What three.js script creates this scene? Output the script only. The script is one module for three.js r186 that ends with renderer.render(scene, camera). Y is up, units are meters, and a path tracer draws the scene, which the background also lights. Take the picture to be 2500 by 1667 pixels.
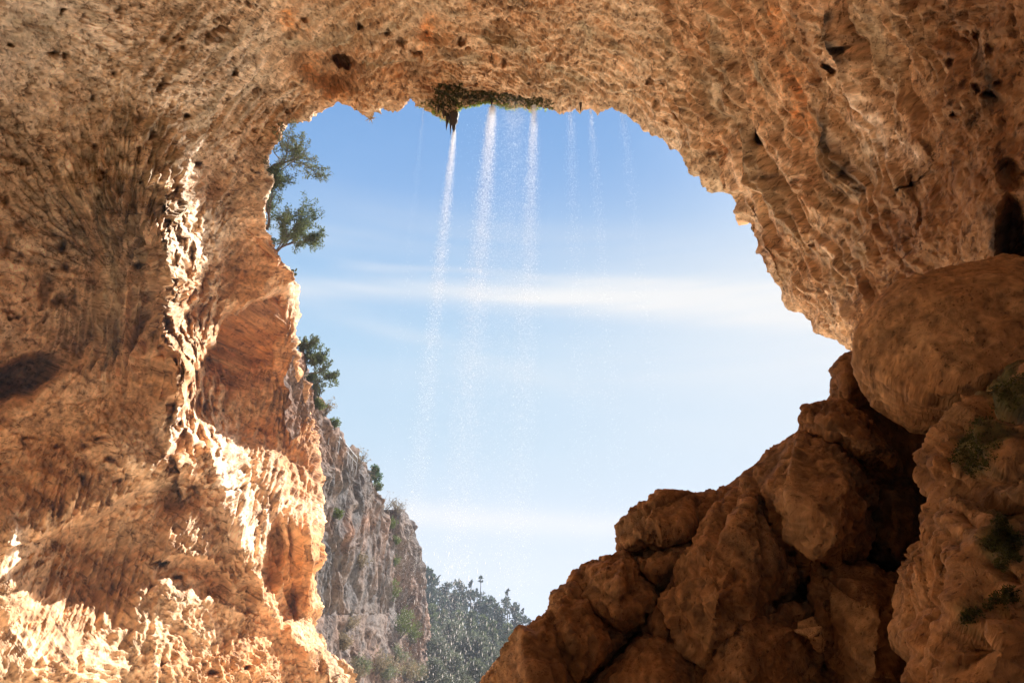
import * as THREE from 'three';
import { mergeGeometries, mergeVertices } from 'three/addons/utils/BufferGeometryUtils.js';
import { ConvexGeometry } from 'three/addons/geometries/ConvexGeometry.js';

// ------------------------------------------------------------------ camera, sky, sun, exposure
const scene = new THREE.Scene();
const camera = new THREE.PerspectiveCamera(53.13, 1024 / 682, 0.1, 3000);
const EYE = new THREE.Vector3(0, 1.7, 0), PITCH = THREE.MathUtils.degToRad(26);
camera.position.copy(EYE);
camera.lookAt(0, EYE.y + Math.sin(PITCH), -Math.cos(PITCH));
camera.updateMatrixWorld(true);

const EXPOSURE = 5.2;
const SUN_AZ = 42, SUN_EL = 46;                       // degrees right of the view, above the horizon
const SUN = new THREE.Vector3(Math.sin(SUN_AZ * Math.PI / 180) * Math.cos(SUN_EL * Math.PI / 180), Math.sin(SUN_EL * Math.PI / 180), -Math.cos(SUN_AZ * Math.PI / 180) * Math.cos(SUN_EL * Math.PI / 180));
const sun = new THREE.DirectionalLight(new THREE.Color(1, 0.95, 0.925), 2.6);
sun.name = 'sun';
sun.position.copy(SUN).multiplyScalar(200);
sun.castShadow = true;
sun.shadow.mapSize.set(4096, 4096);
Object.assign(sun.shadow.camera, { left: -90, right: 90, top: 90, bottom: -90, near: 10, far: 500 });
scene.add(sun, sun.target);

const renderer = new THREE.WebGLRenderer({ antialias: true });
renderer.toneMapping = THREE.LinearToneMapping;
renderer.toneMappingExposure = EXPOSURE;
renderer.shadowMap.enabled = true;

// ------------------------------------------------------------------ noise
function rng(seed) { let s = seed | 0; return () => { s = (s + 0x6d2b79f5) | 0; let t = Math.imul(s ^ (s >>> 15), 1 | s); t = (t + Math.imul(t ^ (t >>> 7), 61 | t)) ^ t; return ((t ^ (t >>> 14)) >>> 0) / 4294967296; }; }
const PERM = new Uint8Array(512);
{ const r = rng(11), p = [...Array(256).keys()]; for (let i = 255; i > 0; i--) { const j = Math.floor(r() * (i + 1)); const t = p[i]; p[i] = p[j]; p[j] = t; } for (let i = 0; i < 512; i++) PERM[i] = p[i & 255]; }
const GX = new Float32Array(256), GY = new Float32Array(256), GZ = new Float32Array(256);
{ const r = rng(5); for (let i = 0; i < 256; i++) { const z = r() * 2 - 1, a = r() * Math.PI * 2, s = Math.sqrt(1 - z * z); GX[i] = s * Math.cos(a); GY[i] = s * Math.sin(a); GZ[i] = z; } }
function noise(x, y, z) {
  const xi = Math.floor(x), yi = Math.floor(y), zi = Math.floor(z), xf = x - xi, yf = y - yi, zf = z - zi;
  const X = xi & 255, Y = yi & 255, Z = zi & 255;
  const u = xf * xf * xf * (xf * (xf * 6 - 15) + 10), v = yf * yf * yf * (yf * (yf * 6 - 15) + 10), w = zf * zf * zf * (zf * (zf * 6 - 15) + 10);
  const A = PERM[X] + Y, B = PERM[X + 1] + Y, AA = PERM[A & 511] + Z, AB = PERM[(A + 1) & 511] + Z, BA = PERM[B & 511] + Z, BB = PERM[(B + 1) & 511] + Z;
  const g = (h, a, b, c) => { const k = PERM[h & 511]; return GX[k] * a + GY[k] * b + GZ[k] * c; };
  const x1 = g(AA, xf, yf, zf), x2 = g(BA, xf - 1, yf, zf), x3 = g(AB, xf, yf - 1, zf), x4 = g(BB, xf - 1, yf - 1, zf);
  const x5 = g(AA + 1, xf, yf, zf - 1), x6 = g(BA + 1, xf - 1, yf, zf - 1), x7 = g(AB + 1, xf, yf - 1, zf - 1), x8 = g(BB + 1, xf - 1, yf - 1, zf - 1);
  const l1 = x1 + u * (x2 - x1), l2 = x3 + u * (x4 - x3), l3 = x5 + u * (x6 - x5), l4 = x7 + u * (x8 - x7);
  const m1 = l1 + v * (l2 - l1), m2 = l3 + v * (l4 - l3);
  return (m1 + w * (m2 - m1)) * 1.5;
}
function fbm(x, y, z, f, oct, gain = 0.5) { let s = 0, a = 1; for (let i = 0; i < oct; i++) { s += a * noise(x * f + i * 17.3, y * f - i * 9.1, z * f + i * 4.7); a *= gain; f *= 2.03; } return s; }
const W = { f1: 0, f2: 0, id: 0, x: 0, y: 0, z: 0 };
function worley(x, y, z) {
  const xi = Math.floor(x), yi = Math.floor(y), zi = Math.floor(z);
  let f1 = 9, f2 = 9, id = 0;
  for (let i = -1; i <= 1; i++) for (let j = -1; j <= 1; j++) for (let k = -1; k <= 1; k++) {
    const cx = xi + i, cy = yi + j, cz = zi + k;
    let h = Math.imul(cx, 374761393) ^ Math.imul(cy, 668265263) ^ Math.imul(cz, 2147483647 ^ 0x51ed27);
    h = Math.imul(h ^ (h >>> 13), 1274126177); h ^= h >>> 16;
    const dx = cx + (h & 1023) / 1023 - x, dy = cy + ((h >>> 10) & 1023) / 1023 - y, dz = cz + ((h >>> 20) & 1023) / 1023 - z, d = dx * dx + dy * dy + dz * dz;
    if (d < f1) { f2 = f1; f1 = d; id = h; W.x = dx; W.y = dy; W.z = dz; } else if (d < f2) f2 = d;
  }
  W.f1 = Math.sqrt(f1); W.f2 = Math.sqrt(f2); W.id = ((Math.imul(id, 0x9E3779B1) >>> 8) & 0xffff) / 65535;
  return W;
}
const clamp = (x, a = 0, b = 1) => Math.min(b, Math.max(a, x)), mix = (a, b, t) => a + (b - a) * t;
const sstep = (a, b, x) => { const t = clamp((x - a) / (b - a)); return t * t * (3 - 2 * t); };

const ball = (r, k = 1) => { const z = r() * 2 - 1, a = r() * 6.2832, s = Math.sqrt(1 - z * z), m = Math.cbrt(r()) * k; return new THREE.Vector3(s * Math.cos(a) * m, z * m, s * Math.sin(a) * m); };

// ------------------------------------------------------------------ survey: directions in the 2500 x 1667 survey grid, depth in metres
const FOC = 1667, R = new THREE.Vector3(1, 0, 0), F = new THREE.Vector3(0, Math.sin(PITCH), -Math.cos(PITCH)), U = new THREE.Vector3(0, Math.cos(PITCH), Math.sin(PITCH));
const dirOf = (px, py) => new THREE.Vector3((px - 1250) / FOC, F.y + U.y * (833.5 - py) / FOC, F.z + U.z * (833.5 - py) / FOC);
const at = (px, py, t) => dirOf(px, py).multiplyScalar(t).add(EYE);

// ------------------------------------------------------------------ sky
{
  const W_ = 2048, H_ = 1024, data = new Float32Array(W_ * H_ * 4), k = 1.0 / EXPOSURE;
  const lin = (c) => { c /= 255; return c <= 0.04045 ? c / 12.92 : Math.pow((c + 0.055) / 1.055, 2.4); };
  const stops = [[0, 238, 243, 248], [6, 230, 239, 248], [11, 220, 235, 248], [17, 194, 223, 244], [25, 172, 212, 243], [31, 152, 198, 240], [38, 130, 180, 236], [46, 119, 171, 232], [60, 118, 164, 223], [90, 96, 144, 210]].map((s) => [s[0], lin(s[1]), lin(s[2]), lin(s[3])]);
  const K = (px, py) => dirOf(px, py).normalize(), K1 = K(740, 700), K2 = K(1960, 752), K3 = K(740, 735), K4 = K(1000, 820), K5 = K(1000, 1262), K6 = K(1500, 1292), K7 = K(1500, 900), K8 = K(2050, 880), K9 = K(760, 560), K10 = K(1850, 640), K11 = K(900, 655), K12 = K(1850, 700);
  for (let row = 0; row < H_; row++) {
    const up = ((row + 0.5) / H_ - 0.5) * Math.PI, el = up * 180 / Math.PI, e = Math.max(0, el);
    let s = 0; while (s < stops.length - 2 && e > stops[s + 1][0]) s++;
    const f = clamp((e - stops[s][0]) / (stops[s + 1][0] - stops[s][0]));
    for (let col = 0; col < W_; col++) {
      const round = ((col + 0.5) / W_ - 0.5) * 2 * Math.PI, x = Math.cos(round) * Math.cos(up), y = Math.sin(up), z = Math.sin(round) * Math.cos(up);
      const az = Math.atan2(x, -z) * 180 / Math.PI;                      // right of the view
      const ca = x * SUN.x + y * SUN.y + z * SUN.z;
      const c = [1, 2, 3].map((i) => mix(stops[s][i], stops[s + 1][i], f));
      // the air brightens and whitens towards the sun
      const near = Math.pow(clamp(ca * 0.5 + 0.5), 6) * 0.35 * sstep(52, 12, el) + 1.9 * Math.pow(clamp(ca), 9) * sstep(42, 15, el) + Math.pow(clamp(ca), 40) * 0.6;
      // long thin cirrus bands, drifting a little with the azimuth
      const wob = noise(az * 0.05, el * 0.2, 3.3) * 1.3 + noise(az * 0.16, el * 0.5, 8.1) * 0.45;
      const wisp = 0.72 + 0.5 * noise(az * 0.03 + 4, el * 0.75 + az * 0.02, 1.2) + 0.28 * noise(az * 0.12, el * 2.2 + az * 0.05, 5.5) + 0.1 * noise(az * 0.4, el * 4 + az * 0.1, 2.5);
      const arc = (A, B, w1, w2, a) => { const n = A.clone().cross(B).normalize(); if (n.y < 0) n.negate(); const d = Math.asin(clamp(n.x * x + n.y * y + n.z * z, -1, 1)) * 180 / Math.PI + wob * .18; return a * Math.exp(-((d / (d < 0 ? w1 : w2)) ** 2)); };
      const band = (e0, slope, w1, w2, a) => { const d = el + wob * 0.55 - (e0 + slope * az); return a * Math.exp(-((d / (d < 0 ? w1 : w2)) ** 2)) * clamp(wisp, 0, 1.3); };
      const grow = sstep(-26, 26, az);
      const along = az, front = sstep(-75, -50, az) * sstep(95, 60, az);
      let cl = front * (arc(K1, K2, .8 + .8 * grow, .8 + 1.2 * grow, (.36 + 1.05 * grow) * clamp(.55 + wisp * .5 + .35 * noise(az * .09 + 2, el * 1.6 + az * .05, 4.4), 0, 1.25)) + arc(K11, K12, .35, .5, .28 * clamp(wisp + noise(az * .13, el * 3, 6.1))) + arc(K3, K4, .9, .8, .3 * (1 - grow) * clamp(wisp)) + arc(K5, K6, 1.1, 1.2, .9 * clamp(.5 + wisp * .5)) + arc(K7, K8, 2.2, 2.2, .35 * grow * clamp(wisp)) + arc(K9, K10, 1.6, 2.2, .2 * clamp(wisp))) + band(7.5, 0, 1.5, 1.5, .2) + band(52, .1, 5, 5, .08);
      cl = clamp(cl + 0.1 * sstep(0.1, 0.9, noise(az * 0.03, el * 0.28, 9.9)) * sstep(60, 30, el), 0, 1);
      for (let i = 0; i < 3; i++) {
        let v = mix(c[i], [0.93, 0.955, 0.985][i], clamp(near, 0, 0.97));
        v = mix(v, [0.97, 0.965, 0.955][i], cl);
        data[(row * W_ + col) * 4 + i] = v * k * (1 + 1.6 * Math.pow(clamp(ca), 60));
      }
      data[(row * W_ + col) * 4 + 3] = 1;
    }
  }
  const tex = new THREE.DataTexture(data, W_, H_, THREE.RGBAFormat, THREE.FloatType);
  tex.mapping = THREE.EquirectangularReflectionMapping;
  tex.magFilter = THREE.LinearFilter; tex.minFilter = THREE.LinearFilter; tex.needsUpdate = true;
  scene.background = tex; scene.environment = tex;
}

// ------------------------------------------------------------------ naming
const used = new Map();
function setUv(g, f = uvOf) { const p = g.attributes.position.array, n = p.length / 3, uv = new Float32Array(n * 2); for (let k = 0; k < n; k++) { const q = f(p[k * 3], p[k * 3 + 1], p[k * 3 + 2]); uv[k * 2] = q[0]; uv[k * 2 + 1] = q[1]; } g.setAttribute('uv', new THREE.BufferAttribute(uv, 2)); return g; }
function numbered(name) { const n = used.get(name) ?? 0; used.set(name, n + 1); return n ? `${name}_${String(n).padStart(3, '0')}` : name; }
function mark(o, label, category, group, kind) { if (label) o.userData.label = label; if (category) o.userData.category = category; if (group) o.userData.group = group; if (kind) o.userData.kind = kind; o.castShadow = o.receiveShadow = true; return o; }
function group(name, pos, label, category, grp, kind) { const g = new THREE.Group(); g.name = numbered(name); if (pos) g.position.copy(pos); scene.add(g); return mark(g, label, category, grp, kind); }
function part(name, geo, mat, parent, label) { const m = new THREE.Mesh(geo, mat); m.name = parent === scene ? numbered(name) : name; m.castShadow = m.receiveShadow = true; parent.add(m); if (label) m.userData.label = label; return m; }

// ------------------------------------------------------------------ materials
function grainMaps(seed, cells, contrast, fleckAt) {                          // tileable mineral grain: a tone map and a relief map
  const S = 1024, col = new Uint8Array(S * S * 4), hgt = new Uint8Array(S * S * 4), r = rng(seed), lat = new Map();
  const grid = (n) => { if (!lat.has(n)) { const a = new Float32Array(n * n); for (let i = 0; i < n * n; i++) a[i] = r() * 2 - 1; lat.set(n, a); } return lat.get(n); };
  const pn = (u, v, n) => { const a = grid(n), x = u * n, y = v * n, xi = Math.floor(x), yi = Math.floor(y), fx = x - xi, fy = y - yi, sx = fx * fx * (3 - 2 * fx), sy = fy * fy * (3 - 2 * fy), x0 = ((xi % n) + n) % n, x1 = (x0 + 1) % n, y0 = ((yi % n) + n) % n, y1 = (y0 + 1) % n; return mix(mix(a[y0 * n + x0], a[y0 * n + x1], sx), mix(a[y1 * n + x0], a[y1 * n + x1], sx), sy); };
  for (let j = 0; j < S; j++) for (let i = 0; i < S; i++) {
    const u0 = i / S, v0 = j / S, wu = .012 * pn(u0, v0, 12), wv = .012 * pn(u0 + .37, v0, 12), u = u0 + wu, v = v0 + wv;
    let f = 0, a = 1, n = cells; for (let o = 0; o < 6; o++) { f += a * pn(u, v, n); a *= .72; n *= 2; }
    const crack = Math.abs(pn(u, v, cells) + .5 * pn(u, v, cells * 2) + .25 * pn(u, v, cells * 4)), fl = pn(u, v, cells * 3) + .7 * pn(u, v, cells * 6) + .5 * pn(u, v, cells * 12);
    const dark = sstep(fleckAt, fleckAt + .4, fl) * .55 + (1 - sstep(0, .05, crack)) * .3 * sstep(-.1, .3, pn(u, v, cells / 2));
    const t = clamp(.78 + contrast * f * .15 - dark * .6, .12, 1), k = (j * S + i) * 4;
    col[k] = 255 * Math.pow(t, .88); col[k + 1] = 255 * t; col[k + 2] = 255 * Math.pow(t, 1.12) ; col[k + 3] = 255;
    const hh = clamp(.55 + .2 * f - dark * .5); hgt[k] = hgt[k + 1] = hgt[k + 2] = 255 * hh; hgt[k + 3] = 255;
  }
  const tex = (d, srgb) => { const t = new THREE.DataTexture(d, S, S); t.wrapS = t.wrapT = THREE.RepeatWrapping; t.magFilter = THREE.LinearFilter; t.minFilter = THREE.LinearFilter; t.needsUpdate = true; return t; };
  return [tex(col), tex(hgt)];
}
const [grainMap, grainHeight] = grainMaps(3, 16, 1.2, .5);
const rockMat = new THREE.MeshStandardMaterial({ vertexColors: true, roughness: 0.93, map: grainMap, bumpMap: grainHeight, bumpScale: 0.09 });
const [fine1, fine2] = grainMaps(9, 16, 1.25, .85); for (const t of [fine1, fine2]) { t.repeat.set(2.6, 2.6); t.needsUpdate = true; }
const boulderMat = new THREE.MeshStandardMaterial({ vertexColors: true, roughness: 0.93, map: fine1, bumpMap: fine2, bumpScale: 0.06 });
const GAIN = 1.58;                                     // the tone map averages about 1 / GAIN
const barkMat = new THREE.MeshStandardMaterial({ color: new THREE.Color().setRGB(0.11, 0.085, 0.065), roughness: 0.95 });
const leaf = (r, g, b) => new THREE.MeshPhysicalMaterial({ color: new THREE.Color().setRGB(r, g, b), roughness: 0.9, transmission: 0.5, thickness: 0, side: THREE.DoubleSide, specularIntensity: 0.4 });

//@@ROCK
// ------------------------------------------------------------------ thin-plate interpolation of inverse depth over the survey points
function thinPlate(points) {
  const n = points.length, S = 1000, A = [], b = [];
  const X = points.map((p) => p[0] / S), Y = points.map((p) => p[1] / S), phi = (r2) => (r2 < 1e-12 ? 0 : 0.5 * r2 * Math.log(r2));
  for (let i = 0; i < n; i++) {
    const row = new Float64Array(n + 4);
    for (let j = 0; j < n; j++) row[j] = phi((X[i] - X[j]) ** 2 + (Y[i] - Y[j]) ** 2) + (i === j ? 2e-4 : 0);
    row[n] = 1; row[n + 1] = X[i]; row[n + 2] = Y[i]; row[n + 3] = 1 / points[i][2]; A.push(row);
  }
  for (let k = 0; k < 3; k++) { const row = new Float64Array(n + 4); for (let j = 0; j < n; j++) row[j] = k === 0 ? 1 : k === 1 ? X[j] : Y[j]; A.push(row); }
  const N = n + 3;
  for (let c = 0; c < N; c++) {
    let p = c; for (let r = c + 1; r < N; r++) if (Math.abs(A[r][c]) > Math.abs(A[p][c])) p = r;
    const t = A[c]; A[c] = A[p]; A[p] = t;
    for (let r = 0; r < N; r++) if (r !== c) { const f = A[r][c] / A[c][c]; if (f) for (let k = c; k <= N; k++) A[r][k] -= f * A[c][k]; }
  }
  for (let i = 0; i < N; i++) b.push(A[i][N] / A[i][i]);
  return (px, py) => { const x = px / S, y = py / S; let s = b[n] + b[n + 1] * x + b[n + 2] * y; for (let i = 0; i < n; i++) { const dx = x - X[i], dy = y - Y[i]; s += b[i] * phi(dx * dx + dy * dy); } return 1 / clamp(s, 1 / 70, 1 / 7); };
}
// survey entries: [px, py, depth] or [px, py, axis, value]
const survey = (list) => list.map((p) => { if (p.length === 3) return p; const d = dirOf(p[0], p[1]); return [p[0], p[1], p[2] === 'x' ? p[3] / d.x : p[2] === 'y' ? (p[3] - EYE.y) / d.y : p[3] / d.z]; });

// ------------------------------------------------------------------ rock character and painted fill light over the survey: [px, py, reach, streak, lump, pit, orange, grey, pale, brown]
const BR = [  // pale is raised in the shaded upper left, cut in the sunlit lower left
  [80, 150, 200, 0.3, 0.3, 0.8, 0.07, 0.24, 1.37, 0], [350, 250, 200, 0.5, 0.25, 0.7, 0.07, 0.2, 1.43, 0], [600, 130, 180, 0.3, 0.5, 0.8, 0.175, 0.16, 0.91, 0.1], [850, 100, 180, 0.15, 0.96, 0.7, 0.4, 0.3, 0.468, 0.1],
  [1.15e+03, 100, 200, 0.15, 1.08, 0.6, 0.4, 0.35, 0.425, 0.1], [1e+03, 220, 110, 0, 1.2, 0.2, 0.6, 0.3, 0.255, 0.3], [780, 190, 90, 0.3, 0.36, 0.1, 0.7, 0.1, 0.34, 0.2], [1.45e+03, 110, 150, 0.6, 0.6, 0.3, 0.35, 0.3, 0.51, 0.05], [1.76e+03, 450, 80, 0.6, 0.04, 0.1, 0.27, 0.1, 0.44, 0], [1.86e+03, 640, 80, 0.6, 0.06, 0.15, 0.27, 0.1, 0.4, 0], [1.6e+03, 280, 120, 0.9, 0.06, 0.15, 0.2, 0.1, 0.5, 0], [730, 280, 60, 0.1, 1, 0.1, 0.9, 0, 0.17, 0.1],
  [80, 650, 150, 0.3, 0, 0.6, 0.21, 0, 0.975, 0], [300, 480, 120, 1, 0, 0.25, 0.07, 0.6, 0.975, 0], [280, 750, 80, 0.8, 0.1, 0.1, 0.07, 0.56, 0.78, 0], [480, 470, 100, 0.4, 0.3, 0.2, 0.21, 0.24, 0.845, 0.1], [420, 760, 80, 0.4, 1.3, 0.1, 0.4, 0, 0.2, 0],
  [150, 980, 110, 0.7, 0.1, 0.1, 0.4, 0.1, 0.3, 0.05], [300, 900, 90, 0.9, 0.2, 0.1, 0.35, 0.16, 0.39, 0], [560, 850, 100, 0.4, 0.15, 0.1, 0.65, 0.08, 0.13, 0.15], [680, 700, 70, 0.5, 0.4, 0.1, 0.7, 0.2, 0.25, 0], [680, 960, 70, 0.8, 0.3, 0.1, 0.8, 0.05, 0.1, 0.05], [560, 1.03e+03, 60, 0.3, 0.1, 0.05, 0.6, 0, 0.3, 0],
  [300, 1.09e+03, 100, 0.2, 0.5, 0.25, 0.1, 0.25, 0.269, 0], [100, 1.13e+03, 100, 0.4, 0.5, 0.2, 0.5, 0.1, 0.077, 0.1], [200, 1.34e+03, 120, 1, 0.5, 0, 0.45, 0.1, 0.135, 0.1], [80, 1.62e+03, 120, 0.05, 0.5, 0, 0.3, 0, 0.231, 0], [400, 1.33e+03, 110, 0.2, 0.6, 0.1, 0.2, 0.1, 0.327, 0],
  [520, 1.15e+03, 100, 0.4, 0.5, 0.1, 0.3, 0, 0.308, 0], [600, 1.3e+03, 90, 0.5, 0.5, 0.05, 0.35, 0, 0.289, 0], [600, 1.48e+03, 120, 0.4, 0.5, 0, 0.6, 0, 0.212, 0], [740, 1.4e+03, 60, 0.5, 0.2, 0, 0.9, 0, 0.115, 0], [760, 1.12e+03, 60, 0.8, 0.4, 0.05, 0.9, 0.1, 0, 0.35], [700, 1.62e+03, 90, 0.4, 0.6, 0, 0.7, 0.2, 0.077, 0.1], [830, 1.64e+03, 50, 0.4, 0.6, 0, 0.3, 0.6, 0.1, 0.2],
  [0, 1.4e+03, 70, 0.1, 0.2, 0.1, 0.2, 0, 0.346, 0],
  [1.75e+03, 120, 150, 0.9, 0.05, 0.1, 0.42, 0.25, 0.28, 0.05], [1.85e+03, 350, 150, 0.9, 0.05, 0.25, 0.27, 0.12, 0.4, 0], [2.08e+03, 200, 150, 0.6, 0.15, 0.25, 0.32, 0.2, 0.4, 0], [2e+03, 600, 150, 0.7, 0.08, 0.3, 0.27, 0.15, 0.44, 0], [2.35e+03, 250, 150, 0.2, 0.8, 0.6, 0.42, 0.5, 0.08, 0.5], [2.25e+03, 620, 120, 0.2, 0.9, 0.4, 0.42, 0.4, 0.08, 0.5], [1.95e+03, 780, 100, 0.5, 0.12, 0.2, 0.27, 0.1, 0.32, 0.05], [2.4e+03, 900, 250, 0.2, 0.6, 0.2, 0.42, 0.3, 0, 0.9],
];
const FLOW = [  // [px, py, reach, dx, dy]
  [80, 150, 150, .6, 1], [300, 200, 130, 0, 1], [520, 300, 120, -.6, 1], [420, 420, 90, -.45, 1], [150, 420, 90, .5, 1], [50, 550, 90, .6, 1], [285, 600, 70, 0, 1], [280, 800, 100, -.15, 1], [150, 950, 90, -.9, 1], [420, 760, 80, -.05, 1], [560, 560, 80, -.8, .8], [600, 700, 70, -.3, 1], [560, 880, 90, .1, 1], [700, 900, 90, -.25, 1],
  [700, 1150, 120, -.2, 1], [200, 1350, 150, -.25, 1], [450, 1300, 150, -.2, 1], [650, 1450, 120, .25, 1], [780, 1600, 60, .5, 1], [620, 150, 120, -.8, 1], [900, 120, 150, -.6, .7], [1250, 100, 150, .9, .4], [1500, 150, 150, .9, .55], [1640, 330, 120, .8, .75], [1750, 120, 130, .4, 1], [1860, 420, 150, .5, 1], [2060, 250, 180, .5, 1], [2000, 650, 150, .6, 1], [2350, 300, 200, .4, 1],
];
function blend(list, px, py, out, k) {
  let sw = 1e-9; for (let c = 0; c < k; c++) out[c] = 0;
  for (const b of list) { const d = ((px - b[0]) ** 2 + (py - b[1]) ** 2) / (b[2] * b[2]); const w = d > 40 ? 1e-8 / (1 + d) : Math.exp(-d) + 1e-7 / (1 + d); sw += w; for (let c = 0; c < k; c++) out[c] += w * b[3 + c]; }
  for (let c = 0; c < k; c++) out[c] /= sw;
}
// ridges, lips and grooves: points, height in metres (towards the cave), fall-off left and right of the line
const LINES = [
  { p: [[150, 430], [215, 510], [252, 600], [266, 700], [254, 820], [205, 895], [120, 955], [0, 1025]], h: 1.0, l: 70, r: 14, drop: 1.7, wr: 190 },
  { p: [[372, 495], [398, 560], [414, 615], [385, 690], [385, 800], [418, 860], [436, 940], [424, 1010], [430, 1090]], h: 1.5, l: 120, r: 30, drop: .8, wr: 90, rag: 1 },
  { p: [[432, 985], [444, 935], [492, 858], [548, 778], [600, 742], [640, 722], [690, 694]], h: 1.3, l: 70, r: 9, drop: 2.2, wr: 120 },
  { p: [[700, 290], [660, 350], [648, 430], [640, 500], [645, 560], [600, 620]], h: .5, l: 34, r: 22 },
  { p: [[60, 1330], [150, 1290], [250, 1255], [320, 1200], [400, 1180], [446, 1185]], h: 1.2, l: 90, r: 12 },
  { p: [[520, 1060], [540, 1180], [570, 1300], [660, 1440]], h: .8, l: 40, r: 32 },
  { p: [[735, 1270], [748, 1400], [765, 1530]], h: .9, l: 26, r: 30 },
  { p: [[600, 1430], [690, 1530], [780, 1640]], h: .8, l: 40, r: 24 },
  { p: [[700, 760], [712, 860], [700, 960], [690, 1080]], h: .6, l: 26, r: 26 },
  { p: [[2135, 760], [2097, 690], [2120, 600], [2150, 520], [2188, 485], [2215, 520], [2222, 560]], h: .3, l: 90, r: 12 },
  { p: [[1600, -60], [1640, 40], [1700, 160], [1760, 300], [1812, 475]], h: -.45, l: 16, r: 16 },
  { p: [[1640, 0], [1725, 160], [1790, 310], [1840, 480]], h: .5, l: 20, r: 130 },
  { p: [[2218, 415], [2240, 490], [2262, 570]], h: -.25, l: 5, r: 5 },
  { p: [[1930, 445], [1975, 440], [2002, 455]], h: -.5, l: 8, r: 6 },
  { p: [[1990, 270], [2010, 330], [2060, 400], [2095, 455]], h: -.35, l: 16, r: 22 },
  { p: [[2075, 100], [2160, 210], [2230, 320]], h: .35, l: 30, r: 60 },
  { p: [[240, 620], [262, 700], [275, 830]], h: -.35, l: 14, r: 14 },
];
// hollows and bulges: [px, py, rx, ry, turn, height, softness]
const BLOBS = [
  [600, 620, 70, 90, .5, -1.0, .8], [505, 440, 50, 75, .5, -.7, .9], [60, 560, 170, 200, .2, -.8, 1], [45, 925, 110, 45, -.35, -3.2, .6], [340, 1090, 120, 90, 0, 1.1, 1], [430, 1215, 60, 45, -.3, -.8, .5],
  [664, 1360, 24, 90, .1, -1.0, .6], [0, 1390, 75, 160, 0, .8, .9], [90, 1640, 210, 90, 0, 1.0, 1], [230, 1400, 170, 170, 0, -1.6, 1], [470, 1420, 90, 45, .3, -.8, .5], [790, 150, 100, 60, .6, -1.6, .7], [835, 145, 26, 16, .5, -1.6, .4],
  [2475, 620, 40, 150, .05, -1.6, .8], [2480, 430, 30, 45, 0, -.5, .8], [700, 1480, 30, 60, .3, -.8, .6], [620, 760, 50, 40, -.5, .4, .8], [1060, 60, 60, 45, 0, -.7, .8], [1210, 70, 50, 40, 0, -.7, .8], [2020, 170, 18, 13, .5, -1, .3], [1852, 335, 9, 22, -.25, -.7, .3],
  [640, 1150, 60, 90, 0, .6, 1], [700, 1000, 45, 80, .2, -.6, .9],
];
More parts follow.
